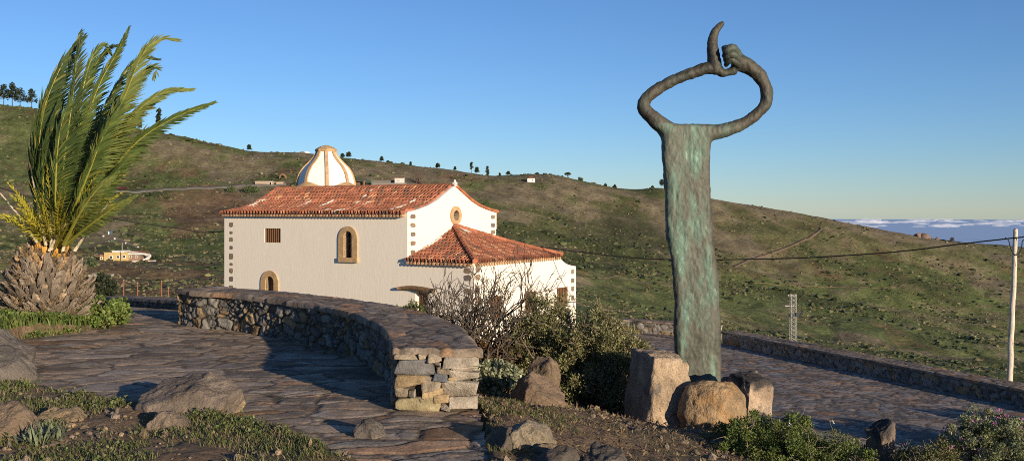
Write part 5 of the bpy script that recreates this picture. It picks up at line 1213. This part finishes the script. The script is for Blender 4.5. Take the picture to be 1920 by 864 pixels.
# ------------------------------------------------------------------ far things on the hill
PINE = [(.035, .05, .024), (.045, .06, .028), (.028, .042, .022)]
def tree(label, px, ybase, hpx, kind, seed, Y=597., wpx=None, group=None, cols=PINE):
    r = np.random.default_rng(seed)
    if Y is None: b = hill_at(px, ybase)
    else:
        x = (px - HX) * Y / F; b = np.array([x, Y, float(hz(x, Y))])
    k = b[1] / F; H = hpx * k; b = b - np.array([0, 0, .3])
    if Y is not None: H = (CZ - (ybase - hpx - HY) * k) - b[2]
    wpx = wpx or hpx * .4; w_ = wpx * k / 2
    nm = {'pine': 'pine_tree', 'slim': 'pine_tree', 'open': 'pine_tree', 'bush': 'bush', 'flat': 'umbrella_tree', 'bare': 'bare_tree'}[kind]
    t = thing(nm, label, 'bush' if kind == 'bush' else 'tree', b, group)
    mb = MB(); top = b + np.array([r.normal() * .1 * w_, 0, H * (.97 if kind != 'bush' else .5)])
    mb.tube([b, (b + top) / 2 + r.normal(size=3) * .02 * H, top], [max(.022 * H, .1), max(.015 * H, .08), .03], 6, col=(.09, .07, .05)); cen = []; rad = []
    if kind in ('pine', 'slim', 'open'):
        lo = {'pine': .34, 'slim': .14, 'open': .42}[kind]; nl = {'pine': 13, 'slim': 15, 'open': 9}[kind]
        for i in range(nl):
            f = lo + (1 - lo) * (i + .5 * r.random()) / nl; q = (f - lo) / (1 - lo)
            wr = w_ * {'pine': (1 - q) ** .7 * .95 + .18, 'slim': .75 - .4 * abs(q - .3), 'open': .95 - .5 * q}[kind] * r.uniform(.7, 1.15)
            na_ = 4 if kind != 'slim' else 3
            for a in r.uniform(0, 6.28, na_):
                d = np.array([math.cos(a), math.sin(a), r.uniform(-.05, .35)]); e = b + np.array([0, 0, f * H]) + d * wr * r.uniform(.55, .95)
                mb.tube([b + np.array([0, 0, f * H - .1 * wr]), e], [max(.006 * H, .035), .03], 4, col=(.08, .06, .045), caps=False); cen.append(e); rad.append(max(.30 * w_, .05 * H) * r.uniform(.7, 1.2))
    elif kind == 'bush':
        for i in range(34):
            d = unit(r.normal(size=3)); d[2] = abs(d[2]); cen.append(b + d * np.array([w_ * .75, w_ * .75, H * .75]) * r.random() ** .4); rad.append(min(w_, H) * .3)
    elif kind == 'flat':
        for i in range(30):
            a = r.uniform(0, 6.28); q = r.random() ** .5; e = b + np.array([math.cos(a) * q * w_, math.sin(a) * q * w_, H * (.72 + .2 * (1 - q * q)) + r.normal() * .03 * H]); cen.append(e); rad.append(w_ * .24)
            if i < 8: mb.tube([b + np.array([0, 0, H * .3]), e], [.12, .05], 4, col=(.08, .06, .05), caps=False)
    else:
        for i in range(60):
            d = unit(r.normal(size=3)); d[2] = abs(d[2]) * 1.2; e = b + d * np.array([w_, w_, H]) * r.uniform(.6, 1); twig(mb, b + np.array([0, 0, .3]), e, .14, .03, r, .1, 5, 4, (.14, .10, .085)); cen.append(e); rad.append(w_ * .3)
    mb.build('trunk', MT['bark'], t)
    mb = MB(); n = {'pine': 1000, 'slim': 1000, 'open': 900, 'bush': 900, 'flat': 1300, 'bare': 1500}[kind]; sz = {'bare': .02, 'bush': .12}.get(kind, .05) * (H if kind != 'bush' else min(H, 2 * w_))
    leaves(mb, cen, np.array(rad), n, max(sz, .35), .5 if kind != 'bare' else .12, [(.12, .085, .07), (.09, .07, .055)] if kind == 'bare' else cols, r, .35); mb.build('crown', MT['leaf'], t)
g = 'trees along the skyline of the hill'
for i, (lab, px, yb, h, kd, w_) in enumerate([
    ('tall open pine nearest the left edge on the skyline', 7, 201, 41, 'pine', 20), ('tallest pine of the clump at the far left skyline', 23, 202, 44, 'pine', 19), ('wide spreading pine on the right side of the far left clump', 38, 203, 35, 'pine', 25), ('single dense pine standing beside the palm fronds on the skyline', 60, 207, 39, 'pine', 19),
    ('thin open pine half hidden by palm leaves on the skyline', 240, 237, 23, 'open', 14), ('short narrow pine under the lowest long palm frond', 262, 244, 28, 'slim', 9), ('tall very thin pine crossing behind the lowest long palm frond', 297, 252, 47, 'slim', 9),
    ('small dark pine alone on the skyline left of the dome', 467, 288, 16, 'pine', 9), ('left and smaller pine of the pair just right of the dome', 642, 298, 9, 'pine', 8), ('right and taller pine of the pair just right of the dome', 654, 299, 13, 'pine', 10),
    ('small upright pine on the skyline above the stone enclosure', 716, 306, 12, 'pine', 7), ('low rounded bush next to the upright pine above the stone enclosure', 728, 307, 7, 'bush', 8), ('tiny pointed pine on the skyline above the bare tree', 770, 311, 7, 'slim', 4), ('small broad pine between bare tree and chapel gable tip', 821, 316, 9, 'pine', 9),
    ('tiny pine right above the chapel gable tip', 853, 320, 7, 'pine', 5), ('thin tall pine with bare lower trunk above the gable', 884, 323, 19, 'open', 7), ('squat dark pine between two taller ones above the gable', 894, 325, 11, 'pine', 9), ('upright dark pine by the bare earth bank on the skyline', 914, 330, 18, 'slim', 8),
    ('very small pine in the dip of the skyline', 937, 331, 6, 'slim', 4), ('small scraggly pine left of the little white house', 953, 331, 9, 'open', 8), ('small bush on the descending ridge right of the flat crowned tree', 1135, 348, 5, 'bush', 6), ('dark small bush lower on the descending ridge', 1152, 352, 8, 'bush', 8),
    ('tiny spiky bush on the skyline left of the sculpture', 1223, 355, 8, 'bush', 6), ('pair of dark pines touching the left edge of the sculpture', 1241, 354, 16, 'open', 13), ('slight bare bush on the skyline before the sea', 1785, 452, 6, 'bare', 9)]):
    tree(lab, px, yb, h, kd, 1000 + i, 597., w_, g)
tree('flat topped tree on the skyline right of the little white house', 1065, 332, 8, 'flat', 1041, 597., 11, g, [(.06, .075, .03)])
tree('round green tree on a rock ledge on the skyline', 1088, 340, 9, 'bush', 1042, 597., 13, g, [(.085, .10, .04), (.06, .08, .03)])
tree('big bare brown tree beside the stone enclosure', 786, 345, 26, 'bare', 1043, None, 44)
for i, (lab, px, yb, h, w_, cl) in enumerate([
    ('pale green prickly pear clump left of the road verge stones', 434, 360, 13, 26, [(.12, .16, .06), (.09, .12, .045)]), ('darker prickly pear clump in front of the tan ruined wall', 470, 360, 15, 44, [(.10, .135, .05), (.075, .10, .04)]),
    ('dark round bush below the road on the hill', 284, 370, 13, 17, [(.05, .065, .03), (.07, .085, .04)]), ('grey green agave clump above the yellow house', 211, 455, 8, 17, [(.17, .21, .15), (.13, .17, .11)]), ('grey green leafy bush left of the yellow house', 169, 500, 24, 26, [(.13, .165, .085), (.09, .12, .06)]),
    ('dark green bush at the right end of the yellow house', 292, 487, 8, 20, [(.04, .055, .025)]), ('green bush in front of the yellow house wall', 234, 488, 7, 8, [(.06, .10, .03)])]):
    tree(lab, px, yb, h, 'bush', 1050 + i, None, w_, None, cl)
# bush and planter in the shade behind the terrace
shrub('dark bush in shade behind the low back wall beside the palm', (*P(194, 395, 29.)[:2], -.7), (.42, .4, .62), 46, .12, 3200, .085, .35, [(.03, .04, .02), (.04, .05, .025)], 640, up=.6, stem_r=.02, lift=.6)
q0 = P(190, 523, 30.0); t = thing('planter_trough', 'dark blue metal trough on a stand behind the dark bush', 'trough', (q0[0], 30., -.9)); c = np.array([q0[0], 30., q0[2]])
mb = MB(); mb.grid(np.array([[c + np.array([x, y, z]) for x, y in ((-.23, -.14), (.23, -.14), (.23, .14), (-.23, .14))] for z in (-.10, .10)]), closev=True); mb.fn.append([3, 2, 1, 0]); mb.build('tank', MT['darkmetal'], t)
mb = MB(); [mb.box(c + np.array([x * .27, 0, .115]), (.05, .16, .025)) for x in (-1, 0, 1)]; mb.box(c + np.array([0, 0, .1]), (.27, .05, .02)); mb.build('rim', MT['steel'], t)
mb = MB(); [mb.tube([c + np.array([x, 0, -.09]), np.array([c[0] + x * 1.1, 30, -1.0])], .025, 6) for x in (-.17, .17)]; mb.build('stand', MT['darkmetal'], t)
for i, (px, y0, y1) in enumerate(((231, 526, 553), (257, 531, 553), (302, 528, 554), (315, 540, 554))):
    b = hill_at(px, 549, 27); b = np.array([(px - HX) * 46 / F, 46., float(hz((px - HX) * 46 / F, 46.))]); zt = CZ - (y0 - HY) * 46 / F
    mb = MB(); mb.tube([b - [0, 0, .2], np.array([b[0] + .02, 46., zt])], [.035, .03], 7, col=(.22, .09, .06)); mb.tube([[b[0] + .02, 46., zt], [b[0] + .02, 46., zt + .05]], [.05, .03], 7, col=(.3, .2, .15))
    tag(mb.build('fence_post', MT['paint'], None, b), ['thin rusty fence post nearest the palm', 'second rusty fence post from the palm, thinnest', 'tallest rusty fence post, near the chapel side', 'shortest rusty fence post, next to the tallest one'][i], 'fence post', 'rusty posts in the field behind the terrace')

# buildings on the hill: boxes set square to the viewer at real size
def house(root, name, x0, x1, y0, y1, Y, depth, mat, col, wins=(), parent=None, ext=1.0):
    k = Y / F; c = P((x0 + x1) / 2, (y0 + y1) / 2, Y); hw, hh = (x1 - x0) * k / 2, (y1 - y0) * k / 2
    mb = MB(); mb.box(c + np.array([0, depth / 2, -ext]), (hw, depth / 2, hh + ext), col=col); o = mb.build(name, mat, root)
    for wx, wy, ww, wh, wm in wins:
        p = P(wx, wy, Y); mb = MB(); mb.box(p + np.array([0, -.03, 0]), (ww * k / 2 + .1, .05, wh * k / 2 + .1), col=(.75, .73, .7)); wn = mb.build('window', MT['paint'], root)
        mb = MB(); mb.box(p + np.array([0, -.09, 0]), (ww * k / 2, .02, wh * k / 2)); mb.build('pane', MT[wm], wn)
    return o
def slab(root, name, x0, x1, yf, yb, Y, depth, col, th=.12, mat='tile'):
    k = Y / F; a, b = P(x0, yf, Y), P(x1, yf, Y); zr_ = (yf - yb) * k
    V = np.array([[a + [0, -.4, 0], b + [0, -.4, 0]], [a + [0, depth, zr_], b + [0, depth, zr_]]]); mb = MB(); mb.grid(V, col=col); mb.grid(V - [0, 0, th], col=col)
    mb.add(np.vstack([V[0], V[0] - [0, 0, th]]), f4=[(0, 1, 3, 2)], col=col); return mb.build(name, MT[mat], root)
hb = hill_at(235, 489, 120); YH = hb[1]; YEL = (.46, .34, .15); RED = (.40, .14, .07)
yh = thing('farmhouse', 'yellow and white farmhouse with red roof on the slope behind the palm', 'house', hb)
house(yh, 'wall', 195, 240, 473, 492, YH, 7, MT['paint'], YEL, [(208.5, 482, 4, 4.5, 'glass'), (221.5, 481.5, 4, 4, 'glass'), (233, 481, 3.5, 4, 'glass')])
house(yh, 'side_wall', 187, 195, 478, 492, YH + .4, 6, MT['paint'], (.5, .33, .11), [(190.5, 484, 2, 3, 'dark')])
house(yh, 'stone_wing', 240, 263, 476, 491, YH + .6, 6, MT['rock'], (.24, .16, .11), [(244.5, 481, 2.5, 3, 'dark'), (255.5, 481, 2.5, 3, 'dark')])
house(yh, 'white_wall', 238, 270, 474.5, 477.5, YH + .2, 1, MT['paint'], (.6, .57, .52), ext=0)
house(yh, 'roof_terrace', 210, 232, 470, 473.5, YH + .3, 4, MT['paint'], (.55, .53, .5), ext=0); slab(yh, 'roof', 231, 262, 475, 472, YH + .8, 6, RED); slab(yh, 'roof', 176, 197, 479, 475, YH + .6, 5, (.16, .08, .06))
house(yh, 'chimney', 209, 213, 469, 474, YH + 1, .6, MT['paint'], YEL)
k_ = YH / F
mb = MB(); st = [P(242, 471, YH + 3), P(262, 474, YH + 2), P(282, 477.5, YH + 1), P(278, 483, YH), P(268, 487, YH - .5), P(266, 490.5, YH - .6)]
for a_, b_ in zip(st[:-1], st[1:]):
    d = b_ - a_; L = np.linalg.norm(d); ax = d / L; s_ = unit(np.cross(ax, [0, 0, 1.])); mb.box((a_ + b_) / 2 - np.array([0, 0, .1]), (L / 2, .2, .22), ax=(ax, s_, np.cross(s_, ax)), col=(.6, .57, .52))
mb.build('terrace_parapet', MT['paint'], yh)
house(yh, 'terrace', 248, 281, 489, 492, YH - .8, 4, MT['paint'], (.6, .57, .52)); house(yh, 'flower_bed', 266, 279, 485.5, 488.5, YH - .2, .8, MT['paint'], (.40, .15, .08))
mb = MB(); mb.tube([P(229, 489, YH - 1), P(229, 455, YH - 1)], .07, 5); mb.build('mast', MT['steel'], yh)
wt = hill_at(208, 439, 150); t = thing('water_tank', 'small dark blue water tank with white side up the path from the farmhouse', 'tank', wt); k_ = wt[1] / F
mb = MB(); a = np.linspace(0, 6.28, 17)[:-1]; mb.grid(np.array([[wt + np.array([rr_ * math.cos(x), rr_ * math.sin(x), z]) for x in a] for rr_, z in ((3.2 * k_, -.3), (3.2 * k_, 5.5 * k_), (2.6 * k_, 6.2 * k_), (.01, 6.6 * k_))]), closev=True, col=(.05, .09, .13)); mb.build('tank', MT['paint'], t)
mb = MB(); mb.box(wt + np.array([-3.2 * k_, -2.2 * k_, 2 * k_]), (1.2 * k_, .8 * k_, 2.4 * k_), col=(.75, .73, .7)); mb.build('valve_box', MT['paint'], t)
for i, (px, py) in enumerate(((194, 444), (215, 449), (236, 457), (259, 465))):
    b = hill_at(px, py, 120); k_ = b[1] / F; mb = MB(); mb.grid(np.array([[b + np.array([sx * w_, sy * w_, z]) for sx, sy in ((-1, -1), (1, -1), (1, 1), (-1, 1))] for w_, z in ((1.3 * k_, -.3), (1.2 * k_, 2 * k_), (.7 * k_, 2.6 * k_), (.05, 2.7 * k_))]), closev=True, col=(.74, .71, .66))
    tag(mb.build('path_pillar', MT['paint'], None, b), ['whitewashed path pillar nearest the water tank', 'whitewashed path pillar above the agave clump', 'whitewashed path pillar in the middle of the path down to the farmhouse', 'whitewashed path pillar nearest the farmhouse roof'][i], 'pillar', 'white pillars along the farmhouse path')
b = hill_at(995, 342, 200); t = thing('hillside_house', 'tiny white house with a red hipped roof high on the hill', 'house', b); Yw = b[1]; k_ = Yw / F
house(t, 'wall', 989, 1003, 334.5, 342, Yw, 6, MT['paint'], (.8, .77, .72), [(992, 338, 1.5, 2, 'dark'), (998, 338, 1.5, 3, 'dark')])
cx = P(996, 334.5, Yw); mb = MB(); e = 8 * k_; V = [cx + np.array([-e, -.5, 0]), cx + np.array([e, -.5, 0]), cx + np.array([e, 6.5, 0]), cx + np.array([-e, 6.5, 0]), cx + np.array([-e * .35, 3, 3.2 * k_]), cx + np.array([e * .35, 3, 3.2 * k_])]
mb.add(V, f4=[(0, 1, 5, 4), (2, 3, 4, 5), (0, 3, 2, 1)], f3=[(1, 2, 5), (3, 0, 4)], col=RED); mb.build('roof', MT['tile'], t)
b = hill_at(505, 348, 200); t = thing('stone_ruin', 'low ruined farm building with tan walls beside the hill road', 'ruin', b); Yw = b[1]
house(t, 'wall', 478, 512, 339.5, 347.5, Yw, 5, MT['rock'], (.36, .28, .21), [(507, 344, 3, 5, 'dark')]); house(t, 'side_wall', 518, 530, 341, 347, Yw + .5, 5, MT['rock'], (.38, .29, .21))
for i_, (x0, x1, y0, y1) in enumerate(((523, 536, 325, 336),)):
    b = hill_at((x0 + x1) / 2, y1, 200); kk_ = b[1] / F; mb = MB(); a = np.linspace(0, math.pi, 13); w_ = (x1 - x0) * kk_ / 2; h_ = (y1 - y0) * kk_
    mb.grid(np.array([[b + np.array([w_ * rr_ * math.cos(x), y, h_ * rr_ * math.sin(x) - .2]) for x in a] for rr_, y in ((1, 3), (1, 0), (.8, 0), (.8, 3))]), closeu=True, col=(.24, .14, .075)); tag(mb.build('stone_arch', MT['rock'], None, b), 'brown stone arch of an old kiln above the tan ruin', 'arch')
b = hill_at(730, 352, 200); t = thing('stone_enclosure', 'grey stone farm enclosure with a small pale hut above the chapel roof', 'farm building', b); Yw = b[1]
house(t, 'wall', 697, 762, 343, 353, Yw, 1.2, MT['rock'], (.20, .18, .165)); house(t, 'back_wall', 698, 740, 338, 343, Yw + 6, 1, MT['rock'], (.15, .135, .12)); house(t, 'hut', 740, 757, 333, 344, Yw + 3, 4, MT['paint'], (.55, .50, .46), [(747, 339, 6, 4, 'steel')]); slab(t, 'roof', 739, 758, 333, 332, Yw + 2.5, 4.5, (.5, .25, .2), mat='paint')
house(t, 'gate_post', 696, 698, 336, 352, Yw - .3, .4, MT['paint'], (.05, .16, .08))
b = hill_at(675, 349, 200); t = thing('shed', 'dark open shed with a flat slate roof behind the dome', 'shed', b); Yw = b[1]
slab(t, 'roof', 662, 686, 338, 336, Yw, 5, (.10, .11, .11), mat='paint'); house(t, 'wall', 664, 683, 340, 349, Yw + 3, 1, MT['rock'], (.14, .09, .06)); house(t, 'pillar', 682.5, 685.5, 339, 350, Yw, .6, MT['rock'], (.2, .15, .1))
x = (571 - HX) / F * 596; b = np.array([x, 596., float(hz(x, 596.))]); t = thing('ridge_cottage', 'very small cottage on the skyline just left of the dome', 'house', b)
ys_ = HY - F * (b[2] - CZ) / 596
house(t, 'wall', 563, 571, ys_ - 3, ys_ + 1, 596, 4, MT['rock'], (.2, .14, .1)); house(t, 'white_wall', 571, 578, ys_ - 2.6, ys_ + 1, 596, 4, MT['paint'], (.8, .77, .72), [(574, ys_ - 1, 1, 1.4, 'dark')])
# small car on the hill road
b = hill_at(227, 358.5, 200); t = thing('parked_car', 'tiny dark red car on the hill road behind the palm', 'car', b)
mb = MB(); sec = [(-2.1, .35, .75), (-2.0, .3, .95), (-1.2, .3, 1.0), (-.7, .3, 1.5), (.9, .3, 1.5), (1.5, .3, 1.0), (2.05, .32, .9), (2.1, .4, .7)]
mb.grid(np.array([[b + np.array([x, y, .6 + z]) for y, z in ((-.85, zl), (-.8, zh), (.8, zh), (.85, zl))] for x, zl, zh in sec]), closev=True, col=(.07, .015, .02)); mb.build('body', MT['paint'], t)
for sx in (-1.3, 1.3):
    for sy in (-.8, .8):
        mb = MB(); mb.tube([b + np.array([sx, sy - .1, .95]), b + np.array([sx, sy + .1, .95])], .33, 12, col=(.02, .02, .02)); mb.build('wheel', MT['paint'], t)
# crags on the right skyline
for i, (x0, x1, y0, y1, lab) in enumerate(((1714, 1728, 436, 446, 'left block of the rocky crag on the skyline before the sea'), (1724, 1742, 437, 449, 'wide middle block of the rocky crag on the skyline before the sea'), (1738, 1745, 441, 450, 'right block of the rocky crag on the skyline before the sea'), (1752, 1761, 444, 452, 'lone dark rock right of the skyline crag'))):
    rock(lab, (x0, x1, y0, y1), 592, MT['rock'], (.16, .11, .09), 560 + i, nc=8, lo=.5, sub=3, sink=1.5, fine=.1, name='crag', group='rocks of the skyline crag' if i < 3 else None)

# scrub on the hillside: low bushes and tussocks, far too many to count
def scrub(label, n, smin, smax, seed, cols, dens, flat=.6, ymin=55, name='hillside_scrub'):
    r = np.random.default_rng(seed); Y = np.exp(r.uniform(math.log(ymin), math.log(602), n)); px = r.uniform(-350, 2250, n); X = (px - HX) / F * Y
    k = r.random(n) < dens(X, Y, px); X, Y = X[k], Y[k]; m = len(X); Z = hz(X, Y); v, f = ICO[1]; v = v * np.array([1, 1, flat])
    S = smin * (smax / smin) ** (r.random(m) ** 1.7); S = S * np.clip(Y / 260, .45, 1.25)
    VV = v[None] * (1 + .38 * r.normal(size=(m, len(v), 1)).clip(-1.6, 1.6)) * S[:, None, None] * r.uniform(.7, 1.3, (m, 1, 3)) + np.stack([X, Y, Z + .1 * S], -1)[:, None]
    FF = f[None] + (np.arange(m) * len(v))[:, None, None]; c = np.asarray(cols)[r.integers(0, len(cols), m)] * r.uniform(.65, 1.35, m)[:, None]
    mb = MB(); mb.add(VV.reshape(-1, 3), f3=FF.reshape(-1, 3), col=np.clip(np.repeat(c, len(v), 0) * r.uniform(.75, 1.25, (m * len(v), 1)), .01, 1)); tag(mb.build(name, MT['leaf'], smooth=False), kind='stuff', label=label)
field = lambda Y, px: 1 - .9 * np.exp(-((px - 270) / 170) ** 2) * sstep(250, 225, Y) - .7 * np.exp(-((px - 385) / 70) ** 2 - ((Y - 400) / 50) ** 2)
def hn(X, Y, s, a, b): return a * fbm(X / 60, Y / 75, 1, 4, 31) + b * fbm(X / 18, Y / 26, 2, 4, s)
road_m = lambda X, Y: np.min(np.hypot(X[:, None] - ROADC[None, ::3, 0], Y[:, None] - ROADC[None, ::3, 1]), 1) > 5
scrub('dark green shrubs scattered over the hillside', 42000, .3, 1.2, 901, [(.075, .09, .034), (.092, .108, .04), (.062, .074, .028)], lambda X, Y, px: sstep(.0, .7, hn(X, Y, 41, .4, .9) + .8 * np.exp(-((px - 1150) / 140) ** 2) * sstep(330, 400, Y) * sstep(520, 460, Y)) * road_m(X, Y) * field(Y, px))
scrub('dry brown and straw tussocks over the hillside', 70000, .2, .7, 902, [(.175, .15, .08), (.135, .125, .06), (.22, .185, .10), (.12, .118, .05)], lambda X, Y, px: .75 * sstep(-.6, .5, hn(X, Y, 51, .2, .8)) * road_m(X, Y) * (.5 + .5 * field(Y, px)))
scrub('yellow green flowering bushes in the upper hillside', 12000, .3, .9, 903, [(.20, .20, .08), (.16, .175, .06), (.23, .21, .11)], lambda X, Y, px: sstep(.25, .8, hn(X, Y, 61, .0, 1.1)) * sstep(900, 300, px) * .8 * road_m(X, Y) + .12 * sstep(.5, .8, hn(X, Y, 62, 0, 1.1)))
scrub('scattered pale stones and old terrace walls on the slope', 9000, .12, .42, 904, [(.22, .18, .13), (.17, .14, .105), (.28, .235, .18)], lambda X, Y, px: .008 + .95 * (np.abs(np.mod(hz(X, Y) + .8 * fbm(X / 30, Y / 30, 0, 2, 5), 4.6) - 2.3) < .16) * sstep(1250, 1400, px) * sstep(290, 250, Y) + .12 * (fbm(X / 8, Y / 8, 0, 3, 66) > .75), name='scattered_stones')

# clouds lying over the sea, tens of kilometres out
def cloudmat():
    m, nt, N = new_mat('cloud_vapour'); out = N('ShaderNodeOutputMaterial'); d = N('ShaderNodeBsdfDiffuse'); d.inputs[0].default_value = (.92, .93, .96, 1); tr = N('ShaderNodeBsdfTransparent'); ms = N('ShaderNodeMixShader'); ms.inputs[0].default_value = .13
    nt.links.new(tr.outputs[0], ms.inputs[1]); nt.links.new(d.outputs[0], ms.inputs[2]); nt.links.new(ms.outputs[0], out.inputs[0]); return m
MC = cloudmat(); r = np.random.default_rng(66); mb = MB(); v, f = ICO[3]
for i in range(170):
    D_ = r.uniform(26000, 34000); px = r.uniform(1350, 2700); w_ = r.uniform(70, 300) * (D_ / 30000); h_ = w_ * r.uniform(.22, .38)
    c = np.array([(px - HX) / F * D_, D_, -(r.uniform(413, 426) - HY) / F * D_]); q = v * (1 + .28 * fbm(v[:, 0] * 2 + i, v[:, 1] * 2, v[:, 2] * 2, 4, 5))[:, None]; q[:, 2] = np.where(q[:, 2] < 0, q[:, 2] * .45, q[:, 2])
    mb.add(q * np.array([w_ * 1.5, w_, h_]) + c, f3=f, col=(1, 1, 1))
tag(mb.build('clouds', MC, smooth=True), kind='stuff', label='low bank of white clouds over the sea on the horizon')
# ------------------------------------------------------------------ camera, light, sky
cam = bpy.data.cameras.new('camera'); co = bpy.data.objects.new('camera', cam); COL.objects.link(co)
co.location = (0, 0, CZ); co.rotation_euler = (R(90), 0, 0)
cam.sensor_width = 36; cam.lens = 36 * F / 1920; cam.shift_y = -(432 - HY) / 1920
cam.clip_start = .1; cam.clip_end = 400000
SC.camera = co
SUN_EL, SUN_AZ = R(10.5), math.atan2(math.cos(R(53)), -math.sin(R(53)))          # azimuth from +Y towards +X
sd_ = Vector((math.cos(SUN_EL) * math.sin(SUN_AZ), math.cos(SUN_EL) * math.cos(SUN_AZ), math.sin(SUN_EL)))
sl_ = bpy.data.lights.new('sun', 'SUN'); so = bpy.data.objects.new('sun', sl_); COL.objects.link(so)
sl_.energy = 5.0; sl_.angle = R(.5); sl_.color = (1, .82, .60)
so.rotation_euler = sd_.to_track_quat('Z', 'Y').to_euler()
wd = bpy.data.worlds.new('World'); SC.world = wd; wd.use_nodes = True
nt = wd.node_tree; bg = nt.nodes['Background']; sk = nt.nodes.new('ShaderNodeTexSky')
sk.sky_type = 'NISHITA'; sk.sun_disc = False; sk.sun_elevation = SUN_EL; sk.sun_rotation = SUN_AZ
sk.altitude = 1200; sk.air_density = 1.0; sk.dust_density = 0; sk.ozone_density = 4
mx = nt.nodes.new('ShaderNodeMix'); mx.data_type = 'RGBA'; mx.blend_type = 'MULTIPLY'; mx.inputs['Factor'].default_value = 1; mx.inputs['B'].default_value = (.80, .84, .96, 1)   # white balance of the daylight
nt.links.new(sk.outputs[0], mx.inputs['A']); nt.links.new(mx.outputs['Result'], bg.inputs[0]); bg.inputs[1].default_value = .106
SC.view_settings.view_transform = 'Standard'; SC.view_settings.look = 'None'; SC.view_settings.exposure = .5; SC.view_settings.gamma = 1
SC.render.engine = 'CYCLES'
SC.cycles.use_denoising = False; SC.cycles.denoising_prefilter = 'ACCURATE'; SC.cycles.filter_width = .95
SC.cycles.max_bounces = 6; SC.cycles.transparent_max_bounces = 8
for o in bpy.data.objects:
    if 'org' in o: del o['org']
